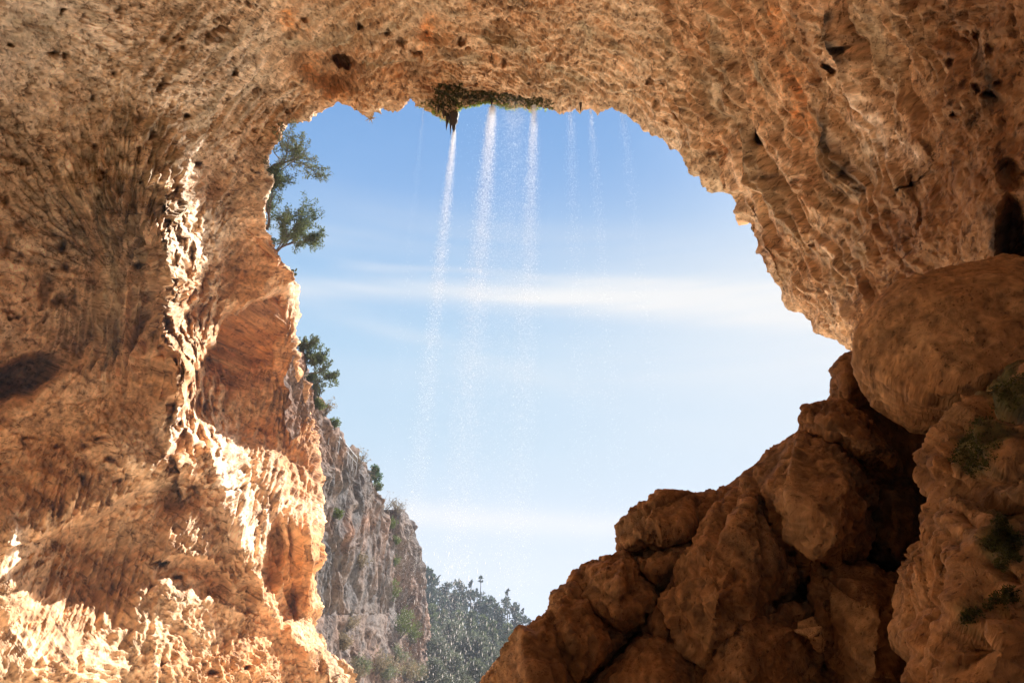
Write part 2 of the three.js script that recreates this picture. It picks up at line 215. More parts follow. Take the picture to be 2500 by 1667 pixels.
// single holes seen in the rock: [px, py, rx, ry, turn, depth]
const HOLES = [
  [20, 380, 22, 14, .3, .8], [55, 395, 16, 10, .4, .7], [14, 490, 10, 22, .2, .8], [45, 545, 14, 8, 0, .5], [18, 600, 12, 34, .15, .9], [48, 620, 9, 14, 0, .6], [130, 570, 12, 6, .2, .5], [150, 600, 12, 20, .3, .8], [158, 655, 10, 20, 0, .8], [72, 645, 9, 10, 0, .5], [110, 700, 18, 40, .2, .9], [145, 735, 26, 16, -.2, .9], [180, 735, 10, 26, .15, .8], [127, 655, 8, 8, 0, .5], [60, 800, 12, 7, 0, .4], [18, 840, 12, 10, 0, .5], [9, 98, 8, 7, 0, .5],
  [125, 125, 24, 15, .3, .7], [155, 135, 12, 10, .3, .6], [230, 355, 11, 9, .2, .7], [237, 478, 8, 12, .3, .6], [340, 290, 22, 12, .3, .6], [365, 330, 20, 10, .2, .6], [337, 370, 8, 12, .1, .7], [453, 282, 9, 9, 0, .9], [485, 400, 16, 9, -.3, .8], [565, 172, 9, 16, .2, .7], [445, 115, 9, 9, 0, .6], [505, 85, 12, 11, 0, .7], [530, 92, 9, 14, .3, .7], [590, 115, 10, 8, 0, .5], [400, 95, 10, 9, 0, .5], [283, 18, 12, 14, 0, .6], [150, 25, 18, 9, -.5, .7], [125, 208, 7, 6, 0, .4], [222, 238, 7, 6, 0, .4], [292, 172, 6, 7, 0, .4], [335, 645, 9, 12, .6, 1.0], [390, 430, 7, 9, 0, .4], [580, 660, 9, 8, 0, .5],
  [705, 90, 9, 8, 0, .5], [740, 45, 11, 9, .3, .6], [880, 50, 9, 14, .2, .9], [945, 70, 9, 7, 0, .5], [980, 95, 16, 14, .2, .8], [1040, 75, 10, 8, 0, .5], [1125, 100, 12, 8, .4, .7], [1015, 120, 22, 10, .6, .8], [1230, 150, 8, 12, .2, .7], [1290, 195, 8, 9, 0, .6], [1340, 130, 10, 8, 0, .5], [1590, 195, 16, 10, -.6, .8], [1618, 200, 8, 12, 0, .6], [1640, 285, 7, 16, -.3, .7], [1735, 375, 12, 8, .3, .6], [1760, 395, 8, 6, 0, .5],
  [2030, 65, 22, 30, .4, .7], [2075, 115, 13, 26, -.5, .6], [2022, 155, 16, 12, 0, .9], [1820, 300, 6, 9, 0, .5], [1849, 332, 8, 22, -.2, .9], [1885, 432, 11, 8, 0, .6], [1960, 445, 22, 6, 0, .6], [2060, 370, 14, 40, -.6, .6], [2085, 430, 16, 18, 0, .6], [2015, 700, 14, 11, 0, .6], [2400, 215, 14, 22, .3, .8], [2440, 230, 16, 14, 0, .8], [2430, 120, 14, 18, 0, .8], [2390, 90, 14, 20, .2, .8], [2455, 205, 10, 12, 0, .7], [2320, 150, 8, 14, 0, .7], [2345, 280, 14, 9, 0, .6], [1850, 380, 5, 7, 0, .4], [1910, 620, 5, 5, 0, .3], [2150, 350, 5, 8, -.4, .4], [1985, 600, 14, 6, -.7, .6],
  [250, 1075, 22, 6, .05, .7], [205, 1097, 13, 8, 0, .6], [265, 1125, 22, 7, .15, 1.0], [195, 1170, 8, 4, 0, .4], [290, 1175, 8, 6, 0, .6], [415, 1150, 5, 8, .2, .5], [380, 1225, 8, 6, 0, .5], [388, 1385, 20, 7, .1, .9], [430, 1420, 12, 10, 0, .6], [520, 1640, 14, 8, 0, .7], [595, 1635, 8, 6, 0, .5], [545, 1000, 4, 4, 0, .4], [500, 900, 6, 4, 0, .4], [680, 585, 6, 5, 0, .3],
];
// fields of flutes left by running water: centre, reach, direction (or the point a fan runs to), spacing, height, how grey the grooves are
const RIBS = [
  { c: [255, 430], r: 150, fan: [285, 665], k: 12, h: .95, g: 1.6 }, { c: [90, 330], r: 150, fan: [285, 665], k: 16, h: .25, g: .5 }, { c: [285, 810], r: 100, d: [-.15, 1], w: 30, h: .7, g: .8 }, { c: [220, 1310], r: 125, d: [-.28, 1], w: 28, h: .6, g: .25 }, { c: [470, 1240], r: 90, d: [-.5, .85], w: 24, h: .3, g: 0 },
  { c: [690, 900], r: 120, d: [-.22, 1], w: 24, h: .75, g: .2 }, { c: [740, 1350], r: 100, d: [.12, 1], w: 26, h: .7, g: .1 }, { c: [560, 640], r: 80, d: [-.85, .9], w: 20, h: .25, g: .3 }, { c: [600, 1250], r: 110, d: [-.15, 1], w: 30, h: .6, g: .1 }, { c: [570, 880], r: 90, d: [.15, 1], w: 26, h: .5, g: .3 },
  { c: [1560, 180], r: 170, d: [.9, .62], w: 30, h: .6, g: .6 }, { c: [1750, 130], r: 170, d: [.42, 1], w: 62, h: 1.5, g: .9 }, { c: [1930, 430], r: 220, d: [.52, 1], w: 62, h: 1.3, g: .8 }, { c: [2080, 170], r: 170, d: [.5, 1], w: 80, h: 1.2, g: .8 }, { c: [2050, 700], r: 160, d: [.62, 1], w: 54, h: .9, g: .6 }, { c: [560, 170], r: 150, d: [-.8, 1], w: 26, h: .45, g: .7 }, { c: [1150, 90], r: 190, d: [1, .35], w: 34, h: .5, g: .7 }, { c: [860, 90], r: 140, d: [-1, .7], w: 30, h: .45, g: .6 }, { c: [120, 120], r: 160, d: [1, .5], w: 30, h: .35, g: .6 },
];
// mineral stains, plus painted highlights on left ridges and painted shade in hollows
const STAINS_AND_SHADING = [
  { p: [[262, 560], [288, 700], [272, 850]], w: 15, c: 'GREY', a: .9 }, { p: [[235, 480], [262, 560]], w: 10, c: 'GREY', a: .7 }, { p: [[330, 500], [296, 590]], w: 9, c: 'GREY', a: .7 }, { p: [[500, 530], [560, 500], [620, 450]], w: 10, c: 'GREY', a: .5 },
  { p: [[2040, 40], [2030, 90]], w: 16, c: 'DARK', a: .9 }, { p: [[2055, 80], [2095, 140]], w: 13, c: 'DARK', a: .8 }, { p: [[2005, 290], [2040, 370], [2105, 450]], w: 17, c: 'DARK', a: .75 }, { p: [[2010, 400], [2060, 470]], w: 9, c: 'DARK', a: .6 }, { p: [[2435, 520], [2450, 700]], w: 24, c: 'DARK', a: .9 }, { p: [[1840, 130], [1870, 210]], w: 16, c: 'GREY', a: .7 }, { p: [[2010, 480], [2080, 560], [2110, 640]], w: 14, c: 'GREY', a: .6 },  // the strip down the right edge paints the shade of its cavity
  { p: [[1940, 180], [1955, 300]], w: 26, c: 'ORANGE', a: .6 }, { p: [[1880, 20], [1900, 110]], w: 20, c: 'ORANGE', a: .5 }, { p: [[1960, 60], [1990, 200]], w: 16, c: 'BROWN', a: .6 }, { p: [[2165, 540], [2230, 640]], w: 55, c: 'BROWN', a: .9 }, { p: [[2330, 20], [2380, 200], [2330, 420], [2260, 560]], w: 75, c: 'BROWN', a: .75 }, { p: [[2460, 60], [2480, 420]], w: 90, c: 'BROWN', a: .8 }, { p: [[2400, 130], [2450, 240], [2390, 300]], w: 18, c: 'DARK', a: .7 }, { p: [[2120, 690], [2200, 720]], w: 34, c: 'BROWN', a: .7 }, { p: [[2080, 200], [2160, 300], [2230, 380]], w: 16, c: 'PALE', a: .5 }, { p: [[2120, 300], [2210, 420]], w: 14, c: 'PALE', a: .4 },
  { p: [[700, 30], [720, 80]], w: 26, c: 'ORANGE', a: .6 }, { p: [[1050, 40], [1040, 110]], w: 18, c: 'ORANGE', a: .6 }, { p: [[830, 130], [880, 160]], w: 20, c: 'BROWN', a: .8 }, { p: [[760, 170], [800, 200], [830, 240]], w: 40, c: 'ORANGE', a: .5 }, { p: [[1180, 90], [1290, 120]], w: 14, c: 'GREY', a: .8 }, { p: [[1420, 60], [1520, 130]], w: 14, c: 'GREY', a: .7 }, { p: [[1340, 150], [1440, 190]], w: 10, c: 'GREY', a: .7 }, { p: [[700, 100], [840, 90], [960, 60]], w: 16, c: 'GREY', a: .6 }, { p: [[870, 140], [960, 145], [1010, 140]], w: 7, c: 'GREY', a: .9 }, { p: [[0, 30], [140, 60]], w: 26, c: 'GREY', a: .6 },  // the brown at the ceiling hole is its shade, painted in
  { p: [[640, 270], [690, 240], [720, 225]], w: 9, c: 'PALE', a: .8 }, { p: [[640, 380], [648, 300]], w: 10, c: 'PALE', a: .7 }, { p: [[300, 1060], [340, 1100], [420, 1030]], w: 36, c: 'PALE', a: .8 }, { p: [[520, 1080], [580, 1290]], w: 40, c: 'PALE', a: .6 }, { p: [[640, 1290], [655, 1250]], w: 14, c: 'PALE', a: .6 }, { p: [[40, 1250], [15, 1420]], w: 10, c: 'PALE', a: .8 },  // pale streaks paint highlights on the left rim and sunlit ridges
];
for (const L of STAINS_AND_SHADING) { L.h = 1; L.l = L.r = L.w; const xs = L.p.map((q) => q[0]), ys = L.p.map((q) => q[1]), m = 3 * L.w; L.box = [Math.min(...xs) - m, Math.min(...ys) - m, Math.max(...xs) + m, Math.max(...ys) + m]; }
const RB = { h: 0, g: 0 };
function ribField(list, px, py, wob) {
  RB.h = RB.g = 0; let sw = .25;
  for (const b of list) {
    const q = ((px - b.c[0]) ** 2 + (py - b.c[1]) ** 2) / (b.r * b.r); if (q > 5) continue;
    const w = Math.exp(-q); let a, s;
    if (b.fan) { const dx = px - b.fan[0], dy = b.fan[1] - py, rr = Math.hypot(dx, dy); a = Math.atan2(dx, dy + 30) * b.k; s = rr * .012; } else { const l = Math.hypot(b.d[0], b.d[1]), ux = b.d[0] / l, uy = b.d[1] / l; a = (px * uy - py * ux) / b.w; s = (px * ux + py * uy) / b.w * .16; }
    a += wob * .35;
    const n1 = noise(a, s, b.c[0]), n2 = noise(a * 2.3 + 7, s * 1.7, b.c[1]), n3 = noise(a * 5.1 + 3, s * 3, b.c[0] + 5);
    RB.h += w * b.h * (Math.abs(n1) * 1.5 - .4 + .55 * (Math.abs(n2) * 1.6 - .4) + .22 * n3); RB.g += w * b.g * clamp(.35 - 2.0 * n1 - 1.1 * n2 - .8 * n3, 0, 1.3); sw += w;
  }
  RB.h /= sw; RB.g /= sw;
}
function stainOrShading(L, px, py) { let b = 1e9; for (let i = 0; i < L.p.length - 1; i++) { const ax = L.p[i][0], ay = L.p[i][1], bx = L.p[i + 1][0] - ax, by = L.p[i + 1][1] - ay, t = clamp(((px - ax) * bx + (py - ay) * by) / (bx * bx + by * by)); b = Math.min(b, (px - ax - t * bx) ** 2 + (py - ay - t * by) ** 2); } return Math.exp(-b / (L.w * L.w)); }
function lineProfile(L, px, py) {
  let best = 1e9, sg = 1; const p = L.p;
  for (let i = 0; i < p.length - 1; i++) {
    const ax = p[i][0], ay = p[i][1], bx = p[i + 1][0] - ax, by = p[i + 1][1] - ay, l2 = bx * bx + by * by, t = clamp(((px - ax) * bx + (py - ay) * by) / l2), dx = px - ax - t * bx, dy = py - ay - t * by, d = dx * dx + dy * dy;
    if (d < best) { best = d; sg = bx * (py - ay) - by * (px - ax) > 0 ? 1 : -1; }
  }
  const e = Math.min(Math.hypot(px - p[0][0], py - p[0][1]), Math.hypot(px - p[p.length - 1][0], py - p[p.length - 1][1])), d = Math.sqrt(best) / (sg > 0 ? L.r : L.l);
  const end = sstep(-10, 60, e + 10), dd = Math.sqrt(best);
  let h = d > 3 ? 0 : L.h * Math.exp(-d * d) * end;
  if (L.drop && sg > 0) h -= L.drop * sstep(L.r * .4, L.r * 2.2, dd) * Math.exp(-((dd / L.wr) ** 2)) * end;
  return h;
}
for (const L of LINES) { const xs = L.p.map((q) => q[0]), ys = L.p.map((q) => q[1]), m = Math.max(3 * Math.max(L.l, L.r), (L.wr ?? 0) * 2.4); L.box = [Math.min(...xs) - m, Math.min(...ys) - m, Math.max(...xs) + m, Math.max(...ys) + m]; }
const ell = (b, px, py) => { const c = Math.cos(b[4]), s = Math.sin(b[4]), dx = px - b[0], dy = py - b[1], x = (dx * c + dy * s) / b[2], y = (-dx * s + dy * c) / b[3]; return Math.sqrt(x * x + y * y); };

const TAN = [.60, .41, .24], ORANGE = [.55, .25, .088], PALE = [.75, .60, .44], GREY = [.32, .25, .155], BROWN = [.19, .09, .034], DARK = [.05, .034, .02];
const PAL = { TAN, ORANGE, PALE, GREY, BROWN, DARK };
const lerp3 = (o, c, t) => { o[0] += (c[0] - o[0]) * t; o[1] += (c[1] - o[1]) * t; o[2] += (c[2] - o[2]) * t; };

// A sheet of rock. base(u, v) gives [px, py, x, y, z] on a nu x nv grid; character(px, py, out) fills streak ... brown.
const uvOf = (x, y, z) => [(x * .62 - z * .78 + y * .12) / 7, (y + .35 * z + .25 * x) / 7];
function rockSheet(nu, nv, base, { flip = false, character, flow, features = true, scale = 1, tint, open = EYE, palette = PAL, wl = 1, ribsOf = RIBS, full = 0 } = {}) {
  const N = nu * nv, P = new Float32Array(N * 3), Q = new Float32Array(N * 2), NB = new Float32Array(N * 3), C = new Float32Array(N * 3), o5 = [0, 0, 0, 0, 0];
  for (let j = 0; j < nv; j++) for (let i = 0; i < nu; i++) { const k = j * nu + i; base(i, j, o5); Q[k * 2] = o5[0]; Q[k * 2 + 1] = o5[1]; P[k * 3] = o5[2]; P[k * 3 + 1] = o5[3]; P[k * 3 + 2] = o5[4]; }
  const sgn = flip ? -1 : 1, axis = open, step = 2;
  for (let j = 0; j < nv; j++) for (let i = 0; i < nu; i++) {
    const a = (j * nu + Math.max(0, i - step)) * 3, b = (j * nu + Math.min(nu - 1, i + step)) * 3, c = (Math.max(0, j - step) * nu + i) * 3, d = (Math.min(nv - 1, j + step) * nu + i) * 3, k = (j * nu + i) * 3;
    const ux = P[b] - P[a], uy = P[b + 1] - P[a + 1], uz = P[b + 2] - P[a + 2], vx = P[d] - P[c], vy = P[d + 1] - P[c + 1], vz = P[d + 2] - P[c + 2];
    let nx = uy * vz - uz * vy, ny = uz * vx - ux * vz, nz = ux * vy - uy * vx; const l = sgn / (Math.hypot(nx, ny, nz) + 1e-12);
    NB[k] = nx * l; NB[k + 1] = ny * l; NB[k + 2] = nz * l;
  }
  { let s = 0; for (let k = 0; k < N; k += 97) s += NB[k * 3] * (axis.x - P[k * 3]) + NB[k * 3 + 1] * (axis.y - P[k * 3 + 1]) + NB[k * 3 + 2] * (axis.z - P[k * 3 + 2]); if (s < 0) { flip = !flip; for (let k = 0; k < N * 3; k++) NB[k] = -NB[k]; } }   // normals towards the open side
  const { TAN, ORANGE, PALE, GREY, BROWN, DARK } = palette;
  const ch = [0, 0, 0, 0, 0, 0, 0], fl = [0, 0], D = new Float32Array(N * 3);
  for (let k = 0; k < N; k++) {
    const px = Q[k * 2], py = Q[k * 2 + 1], x = P[k * 3], y = P[k * 3 + 1], z = P[k * 3 + 2], nx = NB[k * 3], ny = NB[k * 3 + 1], nz = NB[k * 3 + 2];
    character(px, py, ch); const [streak, lump, pit, orange, grey, pale, brown] = ch;
    // the direction in which water ran over the surface
    flow(px, py, fl);
    let sx, sy, sz, facing, fx = R.x * fl[0] - U.x * fl[1], fy = R.y * fl[0] - U.y * fl[1], fz = R.z * fl[0] - U.z * fl[1];
    { let rx = x - EYE.x, ry = y - EYE.y, rz = z - EYE.z; const rl = 1 / Math.hypot(rx, ry, rz); rx *= rl; ry *= rl; rz *= rl; let dn = rx * nx + ry * ny + rz * nz; facing = Math.abs(dn); const ob = 1 / Math.max(.5, facing); sx = rx * ob; sy = ry * ob; sz = rz * ob; if (Math.abs(dn) < .15) dn = dn < 0 ? -.15 : .15; const s = (fx * nx + fy * ny + fz * nz) / dn; fx -= rx * s; fy -= ry * s; fz -= rz * s; const l = 1 / (Math.hypot(fx, fy, fz) + 1e-9); fx *= l; fy *= l; fz *= l; }
    let h = 0, hole = 0;
    if (features) {
      for (const L of LINES) if (px > L.box[0] && py > L.box[1] && px < L.box[2] && py < L.box[3]) { const rg = L.rag ? 26 : 9, rf = L.rag ? 2.2 : .9; h += lineProfile(L, px + rg * noise(x * rf, y * .9, z * rf), py + rg * noise(x * .9 + 7, y * .9, z * .9)) * (L.rag ? 1 + .5 * noise(x * 1.6, y * .8, z * 1.6 + 5) + .3 * noise(x * 4, y * 2.5, z * 4) : 1); }
      for (const b of BLOBS) { const m = Math.max(b[2], b[3]) * 1.5; if (Math.abs(px - b[0]) < m && Math.abs(py - b[1]) < m) { const e = ell(b, px, py) + .12 * noise(x * .8, y * .8, z * .8); h += b[5] * (1 - sstep(1 - b[6] * .8, 1.2, e)); } }
      for (const b of HOLES) { const m = Math.max(b[2], b[3]) * 2; if (Math.abs(px - b[0]) < m && Math.abs(py - b[1]) < m) { const e = ell(b, px, py) + .3 * noise(x * 1.6, y * 1.6, z * 1.6) + .22 * noise(x * 5, y * 5, z * 5); const t = 1 - sstep(.35, 1.0, e); h -= b[5] * (b[0] > 1700 ? .5 : 1) * (.42 * t + .22 * (1 - sstep(.3, 1.5, e))); hole = Math.max(hole, t); } }
    }
    const hMacro = h; h = 0; const grz = Math.floor(k / nu) < full ? 1 : clamp(facing * 1.7, .52, 1), rv = clamp(.8 + 1.1 * noise(x * .17, y * .17, z * .17 + 9) , .3, 1.35);
    const wx = x + .5 * noise(x * .6, y * .6, z * .6), wy = y + .5 * noise(x * .6 + 31, y * .6, z * .6), wz = z + .5 * noise(x * .6, y * .6 + 17, z * .6);
    const big = fbm(wx, wy, wz, .13, 2), mid = fbm(wx, wy, wz, .42, 3), fine = fbm(wx, wy, wz, 2.3, 3, .68), rid = 1 - 2.2 * Math.abs(noise(wx * 1.7, wy * 1.7, wz * 1.7)) + .5 - Math.abs(noise(wx * 3.9, wy * 3.9 + 4, wz * 3.9));
    h += .30 * mid * scale;
    const along = (hMacro + .75 * big * scale);
    // flutes and ribs
    let s1 = 0, s2 = 0, s3 = 0;
    if (streak > .04) { const f1 = 1.25 * wl, f2 = 2.9 * wl, f3 = 6.3 * wl, g1 = .42 / wl, g2 = .2 / wl, g3 = .1 / wl; for (let q = -4; q <= 4; q++) { const w = 1 - Math.abs(q) / 6; s1 += w * noise((wx + fx * q * g1) * f1, (wy + fy * q * g1) * f1, (wz + fz * q * g1) * f1); s2 += w * noise((wx + fx * q * g2) * f2 + 9, (wy + fy * q * g2) * f2, (wz + fz * q * g2) * f2); s3 += w * noise((x + fx * q * g3) * f3 + 9, (y + fy * q * g3) * f3, (z + fz * q * g3) * f3); } }
    s1 *= .42; s2 *= .42; s3 *= .42;
    const ribs = streak * (.42 * (Math.abs(s1) * 1.8 - .35) + .3 * (Math.abs(s2) * 1.8 - .35) + .2 * s2 + .14 * s3);
    ribField(ribsOf, px, py, big * 1.5 + mid); h += (ribs * .55 + RB.h) * scale; const groove = RB.g;
    // knobs of tufa
    const t1 = .3 * noise(x * 1.9, y * 1.9, z * 1.9) + .14 * noise(x * 4.3, y * 4.3, z * 4.3), t2 = .3 * noise(x * 1.9 + 50, y * 1.9, z * 1.9) + .14 * noise(x * 4.3, y * 4.3 + 50, z * 4.3), ux = wx + t1, uy = (wy + t2) * (.62 + .5 * sstep(1380, 1520, py) * (1 - sstep(200, 420, px))), uz = wz - t1 * .6 + t2 * .5;
    worley(ux * 1.05, uy * 1.05, uz * 1.05); const b1 = Math.sqrt(Math.max(0, 1 - W.f1 * W.f1 * 1.35)), e1 = W.f2 - W.f1, id1 = W.id, f1 = W.f1;
    worley(ux * 2.6 + 5, uy * 2.6, uz * 2.6); const b2 = Math.sqrt(Math.max(0, 1 - W.f1 * W.f1 * 1.35)), id2 = W.id, f2 = W.f1;
    const lm = rv * lump * (.65 + .9 * noise(wx * .35 + 3, wy * .35, wz * .35));
    const knobs = Math.max(0, lm) * (.36 * b1 * (.4 + id1) + .22 * b2 * (.4 + id2) - .2);
    h += knobs * scale;
    // dissolved pockets
    const pm = pit * (.55 + 1.1 * noise(wx * .28 + 13, wy * .28, wz * .28));
    const rg = noise(x * 3.1, y * 3.1, z * 3.1) * .13 + noise(x * 7.7, y * 7.7, z * 7.7) * .05;
    const p1 = id1 < pm * .30 ? 1 - sstep(.12 + .2 * id1 / .3, .3 + .1 * id1, f1 + rg) : 0, p2 = id2 < pm * .75 ? 1 - sstep(.18, .4, f2 + rg) : 0;
    worley(ux * 5.6, uy * 5.6 + 3, uz * 5.6); const p3 = W.id < .25 + pm * .6 ? 1 - sstep(.12, .42, W.f1 + .5 * rg) : 0, b3 = Math.sqrt(Math.max(0, 1 - W.f1 * W.f1 * 1.35));
    const fleck = fbm(x + 9, y, z, 5.5, 3, .7);
    h -= (.42 * p1 + .22 * p2 + .09 * p3 * (.3 + pit)) * scale;
    h += (.10 * b3 * Math.max(0, lm) + .05 * fleck * (.35 + .65 * lump)) * scale;
    h += rv * (.13 * fine * (.22 + .9 * lump + .35 * pit) + .13 * rid * (.02 + lump)) * scale;
    h *= grz; D[k * 3] = nx * h - sx * along; D[k * 3 + 1] = ny * h - sy * along; D[k * 3 + 2] = nz * h - sz * along;
    // colour: minerals, shade painted brown into pits and holes, lichen and stain
    const c1 = fbm(wx + 40, wy, wz, .35, 3), c2 = fbm(wx, wy + 40, wz, 1.1, 3), c3 = fbm(x, y, z + 40, 4.2, 2);
    const c = [TAN[0], TAN[1], TAN[2]];
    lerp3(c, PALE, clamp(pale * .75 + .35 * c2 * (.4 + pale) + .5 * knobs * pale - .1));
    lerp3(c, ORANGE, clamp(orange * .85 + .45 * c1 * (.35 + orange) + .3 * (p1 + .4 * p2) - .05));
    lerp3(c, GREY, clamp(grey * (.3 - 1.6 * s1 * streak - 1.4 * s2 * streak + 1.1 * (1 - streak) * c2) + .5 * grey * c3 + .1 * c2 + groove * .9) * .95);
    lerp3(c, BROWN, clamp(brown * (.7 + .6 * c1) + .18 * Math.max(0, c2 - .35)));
    lerp3(c, BROWN, clamp(.6 * Math.max(p2, p1 * .8) + .4 * p3 * (.3 + pit) + .25 * hole));  // pockets and holes painted browner, as the shade inside them
    lerp3(c, DARK, clamp((fleck - .42) * 1.5) * (.3 + .5 * grey + .5 * pit) + .12 * hole);  // dark flecks, with more shade painted into the holes
    const v = 1 + .34 * c3 + .24 * c2 + .4 * fleck;
    if (features) for (const L of STAINS_AND_SHADING) if (px > L.box[0] && py > L.box[1] && px < L.box[2] && py < L.box[3]) { const f = stainOrShading(L, px + 7 * c2, py + 7 * c1); if (f > .02) lerp3(c, palette[L.c], clamp(f * L.a * (1 + .9 * c2 + .6 * fleck))); }
    const vg = v * GAIN; C[k * 3] = c[0] * vg; C[k * 3 + 1] = c[1] * vg; C[k * 3 + 2] = c[2] * vg;
    if (tint) tint(C, k * 3, px, py, x, y, z, c1, c2, c3);
  }
  for (let k = 0; k < N * 3; k++) P[k] += D[k];
  const g = new THREE.BufferGeometry();
  g.setAttribute('position', new THREE.BufferAttribute(P, 3)); g.setAttribute('color', new THREE.BufferAttribute(C, 3));
  const index = (u0, u1, v0, v1) => { const ix = new Uint32Array((u1 - u0) * (v1 - v0) * 6); let n = 0; for (let j = v0; j < v1; j++) for (let i = u0; i < u1; i++) { const a = j * nu + i, b = a + 1, c = a + nu, d = c + 1; if (flip) { ix[n++] = a; ix[n++] = c; ix[n++] = b; ix[n++] = b; ix[n++] = c; ix[n++] = d; } else { ix[n++] = a; ix[n++] = b; ix[n++] = c; ix[n++] = b; ix[n++] = d; ix[n++] = c; } } return ix; };
  g.setIndex(new THREE.BufferAttribute(index(0, nu - 1, 0, nv - 1), 1)); g.computeVertexNormals();
  // a compact piece of the sheet, with the normals of the whole
  const piece = (u0, u1, v0, v1, half, uvf = uvOf) => {
    if (half) return halfPiece(u0, u1, v0, v1);
    const w = u1 - u0 + 1, hh = v1 - v0 + 1, pos = new Float32Array(w * hh * 3), nor = new Float32Array(w * hh * 3), col = new Float32Array(w * hh * 3), Nn = g.attributes.normal.array; let m = 0;
    for (let j = v0; j <= v1; j++) for (let i = u0; i <= u1; i++) for (let c = 0; c < 3; c++, m++) { const k = (j * nu + i) * 3 + c; pos[m] = P[k]; nor[m] = Nn[k]; col[m] = C[k]; }
    const ix = new Uint32Array((w - 1) * (hh - 1) * 6); let n = 0;
    for (let j = 0; j < hh - 1; j++) for (let i = 0; i < w - 1; i++) { const a = j * w + i, b = a + 1, c = a + w, d = c + 1; if (flip) { ix[n++] = a; ix[n++] = c; ix[n++] = b; ix[n++] = b; ix[n++] = c; ix[n++] = d; } else { ix[n++] = a; ix[n++] = b; ix[n++] = c; ix[n++] = b; ix[n++] = d; ix[n++] = c; } }
    const q = new THREE.BufferGeometry();
    q.setAttribute('position', new THREE.BufferAttribute(pos, 3)); q.setAttribute('normal', new THREE.BufferAttribute(nor, 3)); q.setAttribute('color', new THREE.BufferAttribute(col, 3)); q.setIndex(new THREE.BufferAttribute(ix, 1));
    return setUv(q, uvf);
  };
  // every other row, with full rows kept where it joins its neighbours
  const halfPiece = (u0, u1, v0, v1) => {
    if ((v1 - v0) % 2) throw new Error('odd rows');
    const w = u1 - u0 + 1, pos = [], nor = [], col = [], ix = [], id = new Map(), Nn = g.attributes.normal.array;
    const V = (i, j) => { const k = j * nu + i; let m = id.get(k); if (m === undefined) { m = id.size; id.set(k, m); for (let c = 0; c < 3; c++) { pos.push(P[k * 3 + c]); nor.push(Nn[k * 3 + c]); col.push(C[k * 3 + c]); } } return m; };
    const T = (a, b, c) => flip ? ix.push(a, c, b) : ix.push(a, b, c);
    for (let j = v0; j < v1; j += 2) for (let i = u0; i < u1; i++) {
      const a = V(i, j), b = V(i + 1, j), c = V(i, j + 2), d = V(i + 1, j + 2);
      if (i === u0) { const e = V(i, j + 1); T(a, b, e); T(e, b, d); T(e, d, c); } else if (i === u1 - 1) { const e = V(i + 1, j + 1); T(a, b, e); T(a, e, c); T(c, e, d); } else { T(a, b, c); T(b, d, c); }
    }
    const q = new THREE.BufferGeometry();
    q.setAttribute('position', new THREE.Float32BufferAttribute(pos, 3)); q.setAttribute('normal', new THREE.Float32BufferAttribute(nor, 3)); q.setAttribute('color', new THREE.Float32BufferAttribute(col, 3)); q.setIndex(ix);
    return setUv(q, (x, y, z) => [(x + y * .3) / 7, (z + y * .3) / 7]);
  };
  return { P, Q, N: g.attributes.normal.array, nu, nv, piece };
}

// ------------------------------------------------------------------ the natural arch: side wall, ceiling and right flank as one sheet from its mouth back over the viewer
const archDepth = thinPlate(survey([
  [0, 1300, 'x', -18], [0, 1667, 'x', -15.5], [0, 600, 'x', -22.5], [0, 200, 'x', -22], [0, 0, 'x', -20], [0, 950, 'x', -20.5], [300, 600, 'x', -18.5], [300, 900, 'x', -17], [300, 1150, 'x', -16], [300, 1400, 'x', -14.8], [300, 1650, 'x', -13.2], [430, 900, 'x', -15.2], [400, 600, 'x', -16.4],
  [600, 1200, 33.7], [600, 1450, 28.7], [600, 1650, 25.6], [560, 830, 41.5], [600, 760, 41], [650, 960, 39.2], [560, 1000, 37.5], [540, 480, 39.7], [470, 560, 36.5], [440, 430, 36], [690, 850, 39], [590, 640, 38.8], [640, 570, 39], [740, 1300, 33.3], [520, 1100, 33.4], [480, 700, 36.5],
  [655, 520, 'z', -32], [690, 345, 'z', -32.3], [706, 720, 'z', -34.5], [716, 940, 'z', -37], [786, 1270, 'z', -36.5], [770, 1545, 'z', -34], [845, 1660, 'z', -31.5], [640, 250, 'z', -31.3],
  [500, 150, 36], [300, 250, 34], [300, 0, 33], [700, 0, 36.5], [1000, 0, 37.5], [1250, 0, 37.5], [1500, 0, 36], [1700, 0, 33.5], [2100, 0, 26.5], [2500, 0, 19.5],
  [870, 262, 'z', -34], [760, 285, 'z', -33.4], [1040, 252, 'z', -32.4], [1108, 305, 'z', -31.8], [1250, 262, 'z', -31.6], [1515, 266, 'z', -31.3], [1740, 440, 'z', -30.3], [1828, 530, 'z', -29.6], [1850, 620, 'z', -29], [1920, 735, 'z', -27.5], [2095, 872, 'z', -25],
  [2100, 400, 28], [2500, 400, 18.5], [1850, 250, 33.5], [2300, 700, 20.5], [2500, 800, 16], [2150, 700, 24.5], [2300, 1100, 26], [2240, 1260, 26], [2500, 1200, 14.5], [2300, 1600, 15], [2500, 1650, 13],
  [-900, 0, 17], [-900, -900, 17], [300, -900, 23], [1250, -900, 24.5], [2200, -900, 20], [3400, -900, 11.5], [3400, 0, 11], [3400, 1200, 10], [3400, 2400, 9], [-900, 900, 17.5], [-900, 1700, 14.5], [-900, 2400, 12], [300, 2300, 19], [860, 1950, 30], [1250, -400, 29.8], [2000, 2300, 11], [2450, 2000, 11],
]));
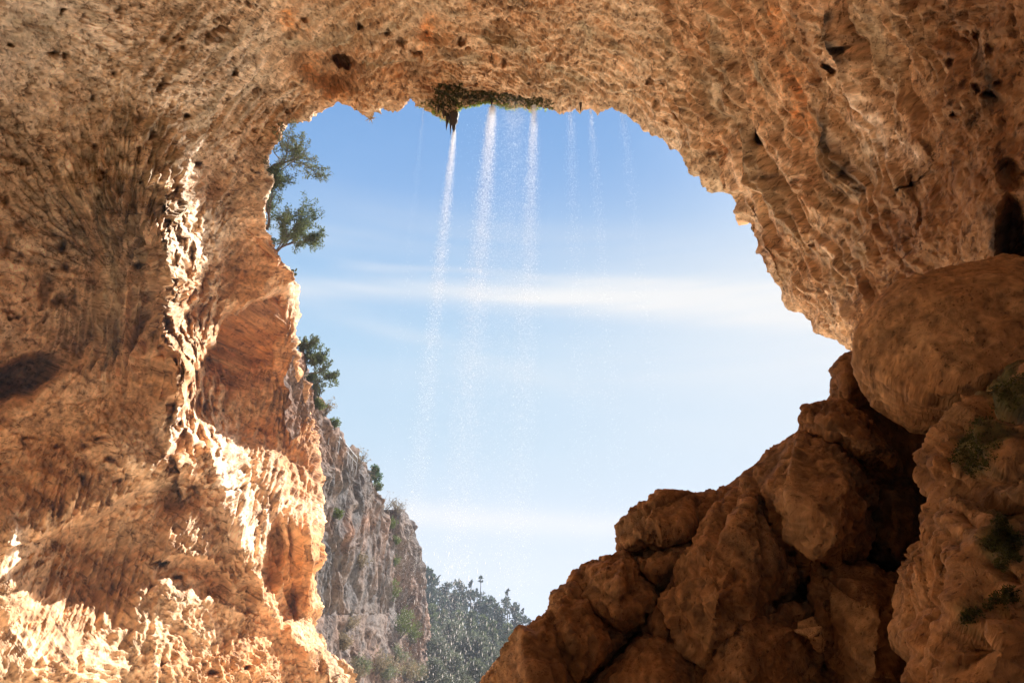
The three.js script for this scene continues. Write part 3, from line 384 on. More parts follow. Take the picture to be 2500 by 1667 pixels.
const RIM = [[905, 1900], [870, 1760], [845, 1660], [800, 1590], [775, 1545], [770, 1490], [778, 1375], [786, 1270], [778, 1150], [774, 1090], [754, 1010], [733, 940], [724, 880], [726, 800], [722, 720], [712, 680], [684, 640], [654, 590], [642, 520], [656, 465], [668, 440], [652, 400], [672, 345], [706, 300], [760, 283], [790, 262], [825, 248], [870, 262], [905, 278], [935, 245], [975, 250], [1000, 238], [1040, 252], [1075, 285], [1108, 305], [1125, 264], [1180, 258], [1250, 262], [1310, 252], [1390, 264], [1460, 262], [1515, 266], [1560, 300], [1620, 345], [1680, 395], [1740, 440], [1800, 487], [1828, 530], [1850, 620], [1880, 690], [1920, 735], [1970, 790], [2030, 830], [2095, 872], [2130, 960], [2120, 1100], [2100, 1300], [2080, 1700], [2050, 2000]];
const CX = 1330, CY = 800;
const NU = 2400, NV = 300, NSK = 24, NOUT = 24, NBACK = 8;   // columns; rows in view, round the mouth, out of view, behind the viewer
const archCols = [];
{
  // walk the rim with smaller steps where it is in view
  const len = [0]; for (let i = 1; i < RIM.length; i++) { const a = RIM[i - 1], b = RIM[i], d0 = Math.hypot(a[0] - CX, a[1] - CY), ang = Math.abs(Math.atan2((a[0] - CX) * (b[1] - CY) - (a[1] - CY) * (b[0] - CX), (a[0] - CX) * (b[0] - CX) + (a[1] - CY) * (b[1] - CY))); len.push(len[i - 1] + Math.hypot(b[0] - a[0], b[1] - a[1]) * .6 + ang * 420 * (i > 54 ? .15 : 1)); }
  let s = 0;
  for (let i = 0; i < NU; i++) {
    const L = len[len.length - 1] * i / (NU - 1); while (s < RIM.length - 2 && len[s + 1] < L) s++;
    const f = (L - len[s]) / (len[s + 1] - len[s]), rx = mix(RIM[s][0], RIM[s + 1][0], f), ry = mix(RIM[s][1], RIM[s + 1][1], f), dx = rx - CX, dy = ry - CY;
    const hit = (x0, y0, x1, y1) => { let k = 1e9; if (dx < 0) k = Math.min(k, (x0 - CX) / dx); if (dx > 0) k = Math.min(k, (x1 - CX) / dx); if (dy < 0) k = Math.min(k, (y0 - CY) / dy); if (dy > 0) k = Math.min(k, (y1 - CY) / dy); return k; };
    const kin = Math.max(hit(-70, -70, 2570, 1737), 1.06), kout = Math.max(hit(-900, -900, 3400, 2400), kin + .15);
    archCols.push({ rx, ry, dx, dy, kin, kout });
  }
  for (let pass = 0; pass < 12; pass++) { const k = archCols.map((c) => [c.kin, c.kout]); for (let i = 1; i < NU - 1; i++) { archCols[i].kin = (k[i - 1][0] + k[i][0] + k[i + 1][0]) / 3; archCols[i].kout = (k[i - 1][1] + k[i][1] + k[i + 1][1]) / 3; } }
  for (const c of archCols) {
    const t = archDepth(c.rx, c.ry); c.rim = at(c.rx, c.ry, t); c.t = t;
  }
}
const AXIS = new THREE.Vector2(0, 12);
const archBase = (i, j, o) => {
  const c = archCols[i];
  if (j < NSK) {                                                        // round the edge of the mouth and up the outer face
    const s = (NSK - j) / NSK, a = s * s * 26 + s * 3, ox = c.rim.x - AXIS.x, oy = c.rim.y - AXIS.y, ol = 1 / Math.hypot(ox, oy, 4), away = .7 * (1 - Math.exp(-a / .8)) - a * .4;
    o[0] = c.rx; o[1] = c.ry; o[2] = c.rim.x + ox * ol * (a - .8 * (1 - Math.exp(-a))); o[3] = c.rim.y + oy * ol * (a - .8 * (1 - Math.exp(-a))); o[4] = c.rim.z - away;
    return;
  }
  let k, r = j - NSK;
  if (r < NV) { const s = r / (NV - 1); k = 1 + (c.kin - 1) * (.15 * s * s + .85 * s); } else if (r < NV + NOUT) k = c.kin + (c.kout - c.kin) * (((r - NV + 1) / NOUT) ** 1.6); else k = c.kout;
  const px = CX + c.dx * k, py = CY + c.dy * k, near = (k - 1) * Math.hypot(c.dx, c.dy), t = archDepth(px, py) + .9 * (Math.exp(-near / 16) - 0) * 1, d = dirOf(px, py);
  if (near < 60 && false) return;
  o[0] = px; o[1] = py; o[2] = d.x * t + EYE.x; o[3] = d.y * t + EYE.y; o[4] = d.z * t + EYE.z;
  if (r >= NV + NOUT) { const b = (r - NV - NOUT + 1) / NBACK; o[4] += b * 38; const q = 1 - .85 * b * b; o[2] *= q; o[3] = 3 + (o[3] - 3) * q; }  // unseen rear drawn in, shaped to cut fill light from behind
};
for (const c of archCols) { c.rim = at(c.rx, c.ry, c.t + .9); }
const archRows = NSK + NV + NOUT + NBACK;
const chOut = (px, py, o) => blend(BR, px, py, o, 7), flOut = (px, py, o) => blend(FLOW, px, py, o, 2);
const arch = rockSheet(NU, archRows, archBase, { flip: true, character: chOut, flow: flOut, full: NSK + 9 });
{
  const g = group('rock_arch', null, 'huge tan limestone arch framing the blue sky, pitted ceiling and ribbed walls', null, null, 'structure');
  const uAt = (px, py) => { let b = 0, bd = 1e9; archCols.forEach((c, i) => { const d = Math.hypot(c.rx - px, c.ry - py); if (d < bd) { bd = d; b = i; } }); return b; };
  const a = uAt(715, 305), b = uAt(1515, 266), v0 = NSK - 4;
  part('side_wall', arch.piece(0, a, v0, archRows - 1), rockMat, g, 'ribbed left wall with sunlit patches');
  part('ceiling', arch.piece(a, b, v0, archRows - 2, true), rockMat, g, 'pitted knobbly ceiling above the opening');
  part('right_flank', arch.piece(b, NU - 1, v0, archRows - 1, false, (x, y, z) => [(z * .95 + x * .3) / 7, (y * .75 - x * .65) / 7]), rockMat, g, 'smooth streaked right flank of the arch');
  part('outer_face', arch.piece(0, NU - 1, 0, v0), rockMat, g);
}

// ------------------------------------------------------------------ the grey cliffs outside
const CLIFFPAL = { TAN: [.088, .066, .05], ORANGE: [.24, .098, .036], PALE: [.145, .125, .105], GREY: [.05, .047, .045], BROWN: [.16, .105, .07], DARK: [.04, .035, .03] };
const CLIFFRIBS = [{ c: [830, 1250], r: 600, d: [-.14, 1], w: 46, h: .55, g: .5 }, { c: [880, 1300], r: 600, d: [-.1, 1], w: 17, h: .28, g: .5 }];
function polyX(list) { return (y) => { if (y <= list[0][0]) return list[0][1]; for (let i = 1; i < list.length; i++) if (y <= list[i][0]) return mix(list[i - 1][1], list[i][1], (y - list[i - 1][0]) / (list[i][0] - list[i - 1][0])); return list[list.length - 1][1]; }; }
function cliff(xl, xr, y0, y1, depth, nu, nv, nsk, opt) {
  const rows = []; for (let j = 0; j < nv; j++) rows.push(mix(y0, y1, j / (nv - 1)));
  return rockSheet(nu + nsk, nv, (i, j, o) => {
    const py = rows[j], l = xl(py), r = xr(py);
    const f = Math.min(i, nu - 1) / (nu - 1), px = mix(l, r, f), edge = (1 - f) * (r - l), t = depth(px, py) + 1.8 * Math.exp(-edge / 14), p = at(px, py, t);
    if (i >= nu) { const a = (i - nu + 1) * 14 / nsk; p.x -= a * .55 * (1 - Math.exp(-a / 2)); p.z -= a; p.y -= a * .04; }
    o[0] = px; o[1] = py; o[2] = p.x; o[3] = p.y; o[4] = p.z;
  }, { features: false, character: opt.character, flow: opt.flow, scale: opt.scale ?? 1, palette: CLIFFPAL, wl: .55, ribsOf: CLIFFRIBS, full: 1e6 });
}
const cliffChar = (list) => (px, py, o) => blend(list, px, py, o, 7);
const down = (px, py, o) => { o[0] = -.12; o[1] = 1; };
const CLIFF1 = [[850, 700], [870, 738], [920, 745], [985, 788], [1020, 802], [1050, 815], [1100, 868], [1150, 898], [1190, 915], [1225, 928], [1257, 938], [1301, 956], [1437, 963], [1487, 968], [1550, 987], [1609, 1002], [1667, 1012], [1800, 1020]];
const CLIFF2 = [[1244, 985], [1256, 992], [1280, 1010], [1340, 1025], [1400, 1036], [1480, 1045], [1560, 1050], [1590, 1041], [1620, 1046], [1667, 1056], [1800, 1066]];
const cliffs = [];
{
  const d1 = (px, py) => 39.5 + (px - 740) * .078 + Math.max(0, 1450 - py) * .002 - Math.max(0, py - 1500) * .02;
  const c1 = cliff(polyX([[850, 716], [940, 700], [1300, 740], [1500, 720], [1667, 720], [1800, 720]]), polyX(CLIFF1), 850, 1800, d1, 260, 520, 16, { flow: down, scale: 1.05, character: cliffChar([
    [740, 950, 60, 0.8, 0.14, .1, .7, .25, .3, .3], [800, 1080, 45, 0.9, 0.14, .1, .45, .4, .25, .5], [870, 1180, 60, 1.0, 0.10, .1, .12, .7, .35, .1], [860, 1300, 40, 0.8, 0.10, .1, .5, .5, .2, .1], [830, 1400, 60, 1.0, 0.14, 0, .1, .8, .4, .1], [930, 1350, 40, 0.8, 0.14, .1, .3, .6, .3, .2], [900, 1500, 60, 0.8, 0.14, 0, .15, .6, .4, .1], [930, 1600, 50, 0.7, 0.21, 0, .35, .4, .3, .1], [800, 1600, 60, 0.7, 0.24, 0, .3, .4, .3, .2]]) });
  const c2 = cliff(polyX([[1244, 915], [1667, 930]]), polyX(CLIFF2), 1244, 1800, (px) => 62 + (px - 930) * .03, 120, 330, 16, { flow: down, scale: 1.1, character: cliffChar([[960, 1300, 60, 0.8, 0.21, .1, .05, .8, .25, .3], [1010, 1500, 60, 0.8, 0.17, .1, .4, .6, .2, .3], [1030, 1580, 25, 0.7, 0.14, 0, .8, .2, .3, .1], [960, 1600, 60, 0.7, 0.17, 0, .3, .6, .3, .2]]) });
  for (const [c, l] of [[c1, 'grey brown fluted cliff with railing along its top'], [c2, 'dark grey rounded rock tower at the end of the cliff']]) {
    const m = part('cliff', c.piece(0, c.nu - 1, 0, c.nv - 1), rockMat, scene); mark(m, l, null, null, 'structure'); cliffs.push(c);
  }
}

// ------------------------------------------------------------------ boulders: hulls of surveyed corners, rounded and weathered
const BPAL = { TAN: [.345, .192, .086], ORANGE: [.36, .16, .052], PALE: [.46, .28, .14], BROWN: [.15, .07, .028], DARK: [.04, .024, .012], MOSS: [.075, .085, .025] };
const icos = new Map(), mossy = [];
function ico(n) { if (!icos.has(n)) { const g = new THREE.IcosahedronGeometry(1, n); g.deleteAttribute('uv'); g.deleteAttribute('normal'); icos.set(n, mergeVertices(g, 1e-6)); } return icos.get(n); }
// joints, notches and arrises that run across the pile
const JOINTS = [
  [[495, 702], [545, 792], [602, 870], -.4, 7, 7], [[600, 588], [550, 640], [505, 690], -.35, 6, 6], [[692, 450], [640, 520], [600, 572], -.35, 7, 7], [[735, 468], [775, 530], [808, 595], -.28, 7, 14], [[812, 600], [858, 690], [872, 830], -.3, 7, 12], [[708, 738], [740, 715], [772, 704], -.4, 7, 9], [[622, 700], [648, 732], -.3, 7, 7], [[592, 592], [598, 680], -.16, 4, 4],
  [[430, 606], [468, 668], [496, 696], -.35, 6, 6], [[424, 600], [500, 582], [562, 560], -.35, 6, 6], [[562, 480], [566, 560], -.22, 4, 5], [[262, 722], [286, 790], [300, 862], .14, 8, 16], [[300, 690], [368, 760], [382, 806], -.3, 10, 10], [[496, 708], [455, 745], [412, 784], -.4, 8, 8], [[438, 832], [472, 790], -.28, 6, 6], [[378, 826], [318, 892], -.35, 7, 7],
  [[508, 700], [560, 790], [612, 858], .22, 5, 16], [[820, 330], [800, 450], [806, 590], .2, 18, 8], [[850, 622], [890, 640], [960, 690], -.22, 7, 10], [[905, 318], [985, 376], [1042, 412], -.35, 6, 6], [[895, 300], [980, 352], [1048, 396], .14, 12, 5], [[960, 420], [1010, 520], [1020, 640], -.2, 12, 14], [[840, 738], [868, 800], -.2, 5, 6],
  [[1146, 408], [1190, 310], [1262, 236], [1343, 170], -.35, 10, 14], [[1160, 470], [1210, 505], [1240, 520], -.3, 8, 14], [[1180, 890], [1256, 770], [1343, 690], -.22, 14, 9], [[1090, 830], [1150, 720], [1170, 640], -.2, 10, 12], [[1240, 600], [1300, 640], [1343, 650], -.2, 12, 10], [[1000, 760], [1030, 700], [1060, 690], -.25, 8, 8],
].map((j) => { const n = j.length - 3, L = { p: j.slice(0, n).map(([x, y]) => [1100 + x * 1.0424, 733 + y * 1.0424]), h: j[n], l: j[n + 1], r: j[n + 2] }, xs = L.p.map((q) => q[0]), ys = L.p.map((q) => q[1]), m = 3 * Math.max(L.l, L.r); L.box = [Math.min(...xs) - m, Math.min(...ys) - m, Math.max(...xs) + m, Math.max(...ys) + m]; return L; });
function boulder(name, label, outline, t0, { front = [], thick = 3, round = 16, detail = 40, rough = 1, pale = .1, brown = .4, moss = [], bright = [], cracks = [], grp = 'boulders heaped on the right', shrink = .72, cat = 'boulder', kind, chips = 0, crag = 0, proud = 1.5 } = {}) {
  const pts = [], cen = [0, 0]; for (const p of outline) { cen[0] += p[0] / outline.length; cen[1] += p[1] / outline.length; }
  const e = rng(Math.round(outline[0][0] * 3 + outline[1][1])), span = Math.max(...outline.map((p) => Math.hypot(p[0] - cen[0], p[1] - cen[1]))), tiltRnd = { s: .74 + .12 * e(), ox: (e() - .5) * .22, oy: (e() - .6) * .22, x: (e() - .5) * 1.1, y: (e() - .35) * .9 };
  for (const p of outline) { const t = p[2] ?? t0; pts.push(at(mix(cen[0], p[0], 1.06), mix(cen[1], p[1], 1.06), t)); pts.push(at(mix(cen[0], p[0], shrink), mix(cen[1], p[1], shrink), t + thick)); if (!front.length) { const s = tiltRnd.s, qx = mix(cen[0] + tiltRnd.ox * span, p[0], s), qy = mix(cen[1] + tiltRnd.oy * span, p[1], s); pts.push(at(qx, qy, t - thick * .42 + (qx - cen[0]) / span * tiltRnd.x + (qy - cen[1]) / span * tiltRnd.y)); } }
  for (const p of front) pts.push(at(p[0], p[1], t0 - (t0 - p[2]) * proud));
  const c = new THREE.Vector3(); pts.forEach((p) => c.addScaledVector(p, 1 / pts.length));
  const hull = new ConvexGeometry(pts.map((p) => p.clone().sub(c))), hp = hull.attributes.position, planes = [], a = new THREE.Vector3(), b = new THREE.Vector3(), d = new THREE.Vector3(), n = new THREE.Vector3();
  for (let i = 0; i < hp.count; i += 3) { a.fromBufferAttribute(hp, i); b.fromBufferAttribute(hp, i + 1); d.fromBufferAttribute(hp, i + 2); n.copy(b).sub(a).cross(d.clone().sub(a)); if (n.length() < 1e-5) continue; n.normalize(); const w = n.dot(a); if (!planes.some((q) => q[0] * n.x + q[1] * n.y + q[2] * n.z > .985)) planes.push([n.x, n.y, n.z, Math.max(w, .05)]); }
  rough *= 1.5;
  if (chips) { const rr = rng(Math.round(outline[0][0] * 7 + outline[0][1])), q = new THREE.Vector3(); const eye = EYE.clone().sub(c).normalize(); for (let i = 0; i < chips; i++) { do q.copy(ball(rr, 1)).normalize(); while (i < chips - 1 && (q.dot(eye) < .35 || q.dot(eye) > .93)); let w = 0; for (const p of pts) w = Math.max(w, (p.x - c.x) * q.x + (p.y - c.y) * q.y + (p.z - c.z) * q.z); planes.push([q.x, q.y, q.z, w * (.82 + .1 * rr())]); } }
  const g = ico(Math.round(detail * .92)).clone(), P = g.attributes.position.array, N = P.length / 3, C = new Float32Array(N * 3), E = new Float32Array(N);
  for (let k = 0; k < N; k++) {
    const x = P[k * 3], y = P[k * 3 + 1], z = P[k * 3 + 2]; let s = 0, m = 0; const pw = round * 9;
    for (const q of planes) { const v = (q[0] * x + q[1] * y + q[2] * z) / q[3]; if (v > 0) { s += Math.pow(v, pw); if (v > m) m = v; } }
    const r = Math.pow(s, -1 / pw); E[k] = r * m;                                // 1 on faces, less on rounded edges
    P[k * 3] = x * r; P[k * 3 + 1] = y * r; P[k * 3 + 2] = z * r;
  }
  g.computeVertexNormals();
  const NN = g.attributes.normal.array.slice(), D = new Float32Array(N * 3), v = new THREE.Vector3(), fw = camera.matrixWorldInverse;
  for (let k = 0; k < N; k++) {
    const x = P[k * 3] + c.x, y = P[k * 3 + 1] + c.y, z = P[k * 3 + 2] + c.z, nx = NN[k * 3], ny = NN[k * 3 + 1], nz = NN[k * 3 + 2];
    v.set(x, y, z).applyMatrix4(fw); const px = 1250 + FOC * v.x / -v.z, py = 833.5 - FOC * v.y / -v.z;
    const wx = x + .2 * noise(x * 1.3, y * 1.3, z * 1.3), wy = y + .2 * noise(x * 1.3 + 31, y * 1.3, z * 1.3), wz = z + .2 * noise(x * 1.3, y * 1.3 + 17, z * 1.3);
    worley(wx * 3.2, wy * 3.2, wz * 3.2); const k1 = Math.sqrt(Math.max(0, 1 - W.f1 * W.f1 * 1.4)), i1 = W.id;
    worley(wx * 8.5, wy * 8.5, wz * 8.5); const k2 = Math.sqrt(Math.max(0, 1 - W.f1 * W.f1 * 1.4));
    const big = fbm(wx, wy, wz, .5, 3), mid = fbm(wx, wy, wz, 2, 3, .6), fin = fbm(wx, wy, wz, 7, 3, .65), area = .55 + .8 * noise(x * .7 + 9, y * .7, z * .7), ridge = 1 - 2 * Math.abs(noise(wx * 1.1, wy * 1.1, wz * 1.1));
    let h = .035 * big * Math.min(1, .4 + .6 * rough) + rough * (.016 * mid + .04 * fin * Math.max(.25, area) + .025 * Math.max(0, area) * (k1 * i1 - .3) + .04 * Math.max(.15, area) * (k2 - .5) + .03 * ridge) + crag * (.16 * ridge + .12 * mid);
    // broken plates: each keeps its own level and tilt, with steps and open joints between them
    const q = (f, sx) => { worley((x + .06 * noise(x * 4, y * 4, z * 4)) * f + sx, (y * .8 - x * .3) * f, z * f); const a = W.id * 6.2832 * 7, j = W.f2 - W.f1; return [(W.id - .5) + .9 * (W.x * Math.cos(a) + W.y * Math.sin(a) + W.z * Math.cos(a * 2.3)), j]; };
    const [pl0, j0] = q(.4, 1.3), [pl1, j1] = q(.75, 3.7), [pl2, j2] = q(1.9, 9.1), plate = rough > .65 ? 1 : .3;
    h += plate * (.16 * pl0 * sstep(0, .05, j0) + .08 * pl1 * sstep(0, .07, j1) + .03 * pl2 * sstep(0, .09, j2));
    const fr = Math.min(j0 * .8, j1, j2 * .8), split = (1 - sstep(.0, .05, fr)) * sstep(-.3, .2, noise(x * .6, y * .6 + 7, z * .6)) * plate; h -= .07 * split;
    if (nx * (c.x - EYE.x) + ny * (c.y - EYE.y) + nz * (c.z - EYE.z) < 0) for (const L of JOINTS) if (px > L.box[0] && py > L.box[1] && px < L.box[2] && py < L.box[3]) h += lineProfile(L, px + 7 * noise(x * 2.4, y * 2.4, z * 2.4), py + 7 * noise(x * 2.4 + 7, y * 2.4, z * 2.4));
    for (const L of cracks) { if (!L.box) { const xs = L.p.map((q) => q[0]), ys = L.p.map((q) => q[1]), m = 3 * Math.max(L.l, L.r); L.box = [Math.min(...xs) - m, Math.min(...ys) - m, Math.max(...xs) + m, Math.max(...ys) + m]; } if (nz > -.2 && px > L.box[0] && py > L.box[1] && px < L.box[2] && py < L.box[3]) h += lineProfile(L, px + 6 * noise(x * 3, y * 3, z * 3), py + 6 * noise(x * 3 + 7, y * 3, z * 3)); }
    D[k * 3] = nx * h; D[k * 3 + 1] = ny * h; D[k * 3 + 2] = nz * h;
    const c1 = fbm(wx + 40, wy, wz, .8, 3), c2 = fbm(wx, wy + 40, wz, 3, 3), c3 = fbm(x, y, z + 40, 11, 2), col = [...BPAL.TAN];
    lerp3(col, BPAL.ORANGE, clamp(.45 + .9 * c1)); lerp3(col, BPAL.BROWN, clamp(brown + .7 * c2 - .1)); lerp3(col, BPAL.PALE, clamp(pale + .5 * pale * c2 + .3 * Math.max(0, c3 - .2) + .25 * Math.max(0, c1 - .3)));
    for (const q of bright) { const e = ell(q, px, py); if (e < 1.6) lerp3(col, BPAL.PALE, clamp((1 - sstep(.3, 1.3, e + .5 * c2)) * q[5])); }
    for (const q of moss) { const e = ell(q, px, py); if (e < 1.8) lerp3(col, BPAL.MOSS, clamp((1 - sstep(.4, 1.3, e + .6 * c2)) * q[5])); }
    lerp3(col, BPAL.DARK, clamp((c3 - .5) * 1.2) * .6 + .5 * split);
    const sh = 1 + .4 * c3 + .3 * c2 + .3 * fin; const sg = sh * GAIN; C[k * 3] = col[0] * sg; C[k * 3 + 1] = col[1] * sg; C[k * 3 + 2] = col[2] * sg;
  }
  for (let k = 0; k < N * 3; k++) P[k] += D[k];
  g.setAttribute('color', new THREE.BufferAttribute(C, 3)); g.computeVertexNormals();
  setUv(g, (x, y, z) => [(x + c.x + .35 * z) / 7, (y + c.y - .4 * z) / 7]);
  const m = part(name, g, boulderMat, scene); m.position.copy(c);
  if (moss.length) { const spots = []; for (let k = 0; k < N; k++) { v.set(P[k * 3] + c.x, P[k * 3 + 1] + c.y, P[k * 3 + 2] + c.z).applyMatrix4(fw); const px = 1250 + FOC * v.x / -v.z, py = 833.5 - FOC * v.y / -v.z; if (NN[k * 3] * (c.x - EYE.x) + NN[k * 3 + 1] * (c.y - EYE.y) + NN[k * 3 + 2] * (c.z - EYE.z) < 0 && moss.some((q) => ell(q, px, py) + .6 * noise(px * .03, py * .03, 3) < .75)) spots.push(new THREE.Vector3(P[k * 3], P[k * 3 + 1], P[k * 3 + 2])); } mossy.push([m, spots]); }
  return mark(m, label, kind === 'structure' ? null : cat, kind === 'structure' ? null : grp, kind);
}
boulder('boulder', 'dark rough block overhanging the top left of the rock pile, against the sky', [[1508, 1315], [1521, 1280], [1559, 1246], [1605, 1219], [1640, 1212], [1688, 1212], [1700, 1260], [1696, 1312], [1598, 1343], [1540, 1356], [1517, 1345]], 14.5, { front: [[1560, 1300, 13.9], [1660, 1290, 13.8], [1600, 1250, 14.2]], thick: 1.6, detail: 36, round: 20 });
boulder('boulder', 'dark ledge block right of the crack on the pile top, against the sky', [[1684, 1214], [1760, 1198], [1830, 1184], [1850, 1215], [1795, 1260], [1740, 1305], [1690, 1315]], 14.9, { front: [[1720, 1280, 14.4], [1790, 1215, 14.5]], thick: 2, detail: 32, round: 20 });
boulder('boulder', 'small wedge boulder jammed under the overhanging block', [[1540, 1366], [1590, 1350], [1668, 1332], [1712, 1330], [1706, 1355], [1666, 1396], [1628, 1455], [1594, 1452], [1572, 1420]], 14.2, { front: [[1600, 1390, 13.6], [1670, 1352, 13.7]], thick: 1.6, detail: 34, round: 22, pale: .15 });
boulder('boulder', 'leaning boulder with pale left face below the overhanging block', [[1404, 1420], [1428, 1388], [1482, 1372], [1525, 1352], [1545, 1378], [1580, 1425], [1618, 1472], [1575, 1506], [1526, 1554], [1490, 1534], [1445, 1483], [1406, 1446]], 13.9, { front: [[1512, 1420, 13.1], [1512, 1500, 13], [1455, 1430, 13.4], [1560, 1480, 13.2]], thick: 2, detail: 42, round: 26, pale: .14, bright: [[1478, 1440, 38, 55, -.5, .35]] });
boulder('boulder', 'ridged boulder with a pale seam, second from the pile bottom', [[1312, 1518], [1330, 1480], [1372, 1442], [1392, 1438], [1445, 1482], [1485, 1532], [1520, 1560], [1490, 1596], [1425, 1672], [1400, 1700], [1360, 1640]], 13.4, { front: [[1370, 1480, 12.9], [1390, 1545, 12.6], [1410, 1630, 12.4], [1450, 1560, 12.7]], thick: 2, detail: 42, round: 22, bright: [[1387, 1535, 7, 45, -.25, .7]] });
boulder('boulder', 'lowest boulder sloping down to the bottom edge below the trees', [[1168, 1690], [1190, 1648], [1234, 1590], [1275, 1538], [1312, 1512], [1340, 1500], [1372, 1540], [1395, 1640], [1410, 1760], [1200, 1790], [1120, 1760]], 12.9, { front: [[1310, 1570, 12.2], [1300, 1680, 11.8], [1360, 1640, 12.1]], thick: 2.4, detail: 48, round: 18 });
boulder('boulder', 'small dark boulder under the crack between two larger blocks', [[1578, 1520], [1614, 1482], [1640, 1505], [1668, 1558], [1655, 1572], [1585, 1572]], 13.3, { front: [[1615, 1500, 12.9], [1620, 1550, 12.8]], thick: 1.5, detail: 26, round: 20, brown: .7 });
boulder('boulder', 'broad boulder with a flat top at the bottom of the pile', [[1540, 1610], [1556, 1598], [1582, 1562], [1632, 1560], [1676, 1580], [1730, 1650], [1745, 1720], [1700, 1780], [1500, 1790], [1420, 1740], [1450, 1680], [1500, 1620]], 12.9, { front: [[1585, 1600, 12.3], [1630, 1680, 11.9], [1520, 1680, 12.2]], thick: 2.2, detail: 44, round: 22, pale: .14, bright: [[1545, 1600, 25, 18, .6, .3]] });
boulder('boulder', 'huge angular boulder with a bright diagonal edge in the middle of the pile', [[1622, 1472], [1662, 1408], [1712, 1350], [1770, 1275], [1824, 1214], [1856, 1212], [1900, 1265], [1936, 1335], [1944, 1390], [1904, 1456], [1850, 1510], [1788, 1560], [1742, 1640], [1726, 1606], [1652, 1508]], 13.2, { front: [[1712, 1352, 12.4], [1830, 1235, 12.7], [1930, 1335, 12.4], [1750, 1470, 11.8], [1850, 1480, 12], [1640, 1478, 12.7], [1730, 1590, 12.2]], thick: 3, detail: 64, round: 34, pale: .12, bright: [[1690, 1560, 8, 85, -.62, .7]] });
boulder('boulder', 'wide slab below the huge angular boulder at the bottom edge', [[1742, 1640], [1735, 1560], [1760, 1480], [1850, 1495], [1870, 1515], [1968, 1490], [1990, 1560], [2010, 1700], [1980, 1790], [1760, 1790], [1700, 1760]], 12.2, { front: [[1800, 1520, 11.8], [1850, 1620, 11.4], [1950, 1530, 11.6], [1780, 1680, 11.6]], thick: 2.6, detail: 52, round: 24, cracks: [{ p: [[1850, 1500], [1890, 1490], [1905, 1475]], h: -.3, l: 8, r: 8 }, { p: [[1960, 1560], [1935, 1600]], h: -.15, l: 4, r: 4 }] });
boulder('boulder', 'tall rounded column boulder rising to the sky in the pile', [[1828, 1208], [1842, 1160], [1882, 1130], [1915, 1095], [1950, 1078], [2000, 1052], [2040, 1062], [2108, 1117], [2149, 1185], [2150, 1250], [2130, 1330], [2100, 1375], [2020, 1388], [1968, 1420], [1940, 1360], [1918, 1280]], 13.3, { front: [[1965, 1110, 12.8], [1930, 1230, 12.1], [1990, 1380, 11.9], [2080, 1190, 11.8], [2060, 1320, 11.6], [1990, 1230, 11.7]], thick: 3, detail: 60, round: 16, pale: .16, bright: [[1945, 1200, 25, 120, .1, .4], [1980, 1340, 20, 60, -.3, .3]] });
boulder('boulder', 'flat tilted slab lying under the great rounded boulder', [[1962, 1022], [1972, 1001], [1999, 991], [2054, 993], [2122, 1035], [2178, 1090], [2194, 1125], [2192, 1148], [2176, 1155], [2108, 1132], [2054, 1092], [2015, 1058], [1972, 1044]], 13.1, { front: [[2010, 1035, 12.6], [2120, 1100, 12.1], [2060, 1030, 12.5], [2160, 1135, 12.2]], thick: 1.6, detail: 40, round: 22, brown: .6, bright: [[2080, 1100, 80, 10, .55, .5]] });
boulder('boulder', 'small dark stone wedged left of the great rounded boulder', [[2036, 935], [2050, 905], [2090, 874], [2104, 880], [2108, 930], [2110, 966], [2075, 985], [2040, 972]], 15, { front: [[2070, 925, 14.5]], thick: 1.5, detail: 26, round: 14, brown: .6 });
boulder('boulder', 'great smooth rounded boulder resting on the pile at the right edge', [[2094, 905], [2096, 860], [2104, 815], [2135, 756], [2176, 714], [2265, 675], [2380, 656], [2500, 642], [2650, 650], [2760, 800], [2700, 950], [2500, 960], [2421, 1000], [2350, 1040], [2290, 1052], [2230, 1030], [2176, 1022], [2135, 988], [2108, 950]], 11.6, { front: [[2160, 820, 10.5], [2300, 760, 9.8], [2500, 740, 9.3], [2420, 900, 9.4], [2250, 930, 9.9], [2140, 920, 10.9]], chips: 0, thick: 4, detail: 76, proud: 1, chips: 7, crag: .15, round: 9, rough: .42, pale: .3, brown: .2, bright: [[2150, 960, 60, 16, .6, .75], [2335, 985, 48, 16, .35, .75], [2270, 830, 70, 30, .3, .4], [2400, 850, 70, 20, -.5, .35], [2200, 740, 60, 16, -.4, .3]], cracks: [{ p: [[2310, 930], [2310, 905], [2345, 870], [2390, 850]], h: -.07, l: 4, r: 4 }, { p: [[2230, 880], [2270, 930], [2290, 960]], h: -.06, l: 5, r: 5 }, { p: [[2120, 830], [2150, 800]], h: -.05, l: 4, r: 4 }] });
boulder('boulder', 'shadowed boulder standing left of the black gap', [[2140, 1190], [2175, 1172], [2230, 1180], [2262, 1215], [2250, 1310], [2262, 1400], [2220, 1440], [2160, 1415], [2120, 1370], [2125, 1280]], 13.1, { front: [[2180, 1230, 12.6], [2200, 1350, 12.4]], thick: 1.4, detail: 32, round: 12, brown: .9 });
boulder('boulder', 'knobbly boulder below the black gap, near the bottom', [[2115, 1380], [2150, 1400], [2230, 1440], [2270, 1450], [2240, 1560], [2280, 1690], [2200, 1760], [2080, 1760], [2020, 1600], [1985, 1470], [2000, 1400]], 12, { front: [[2060, 1440, 11.5], [2160, 1500, 11], [2140, 1640, 10.8]], thick: 2.5, detail: 46, round: 14, rough: 1.3, pale: .14 });
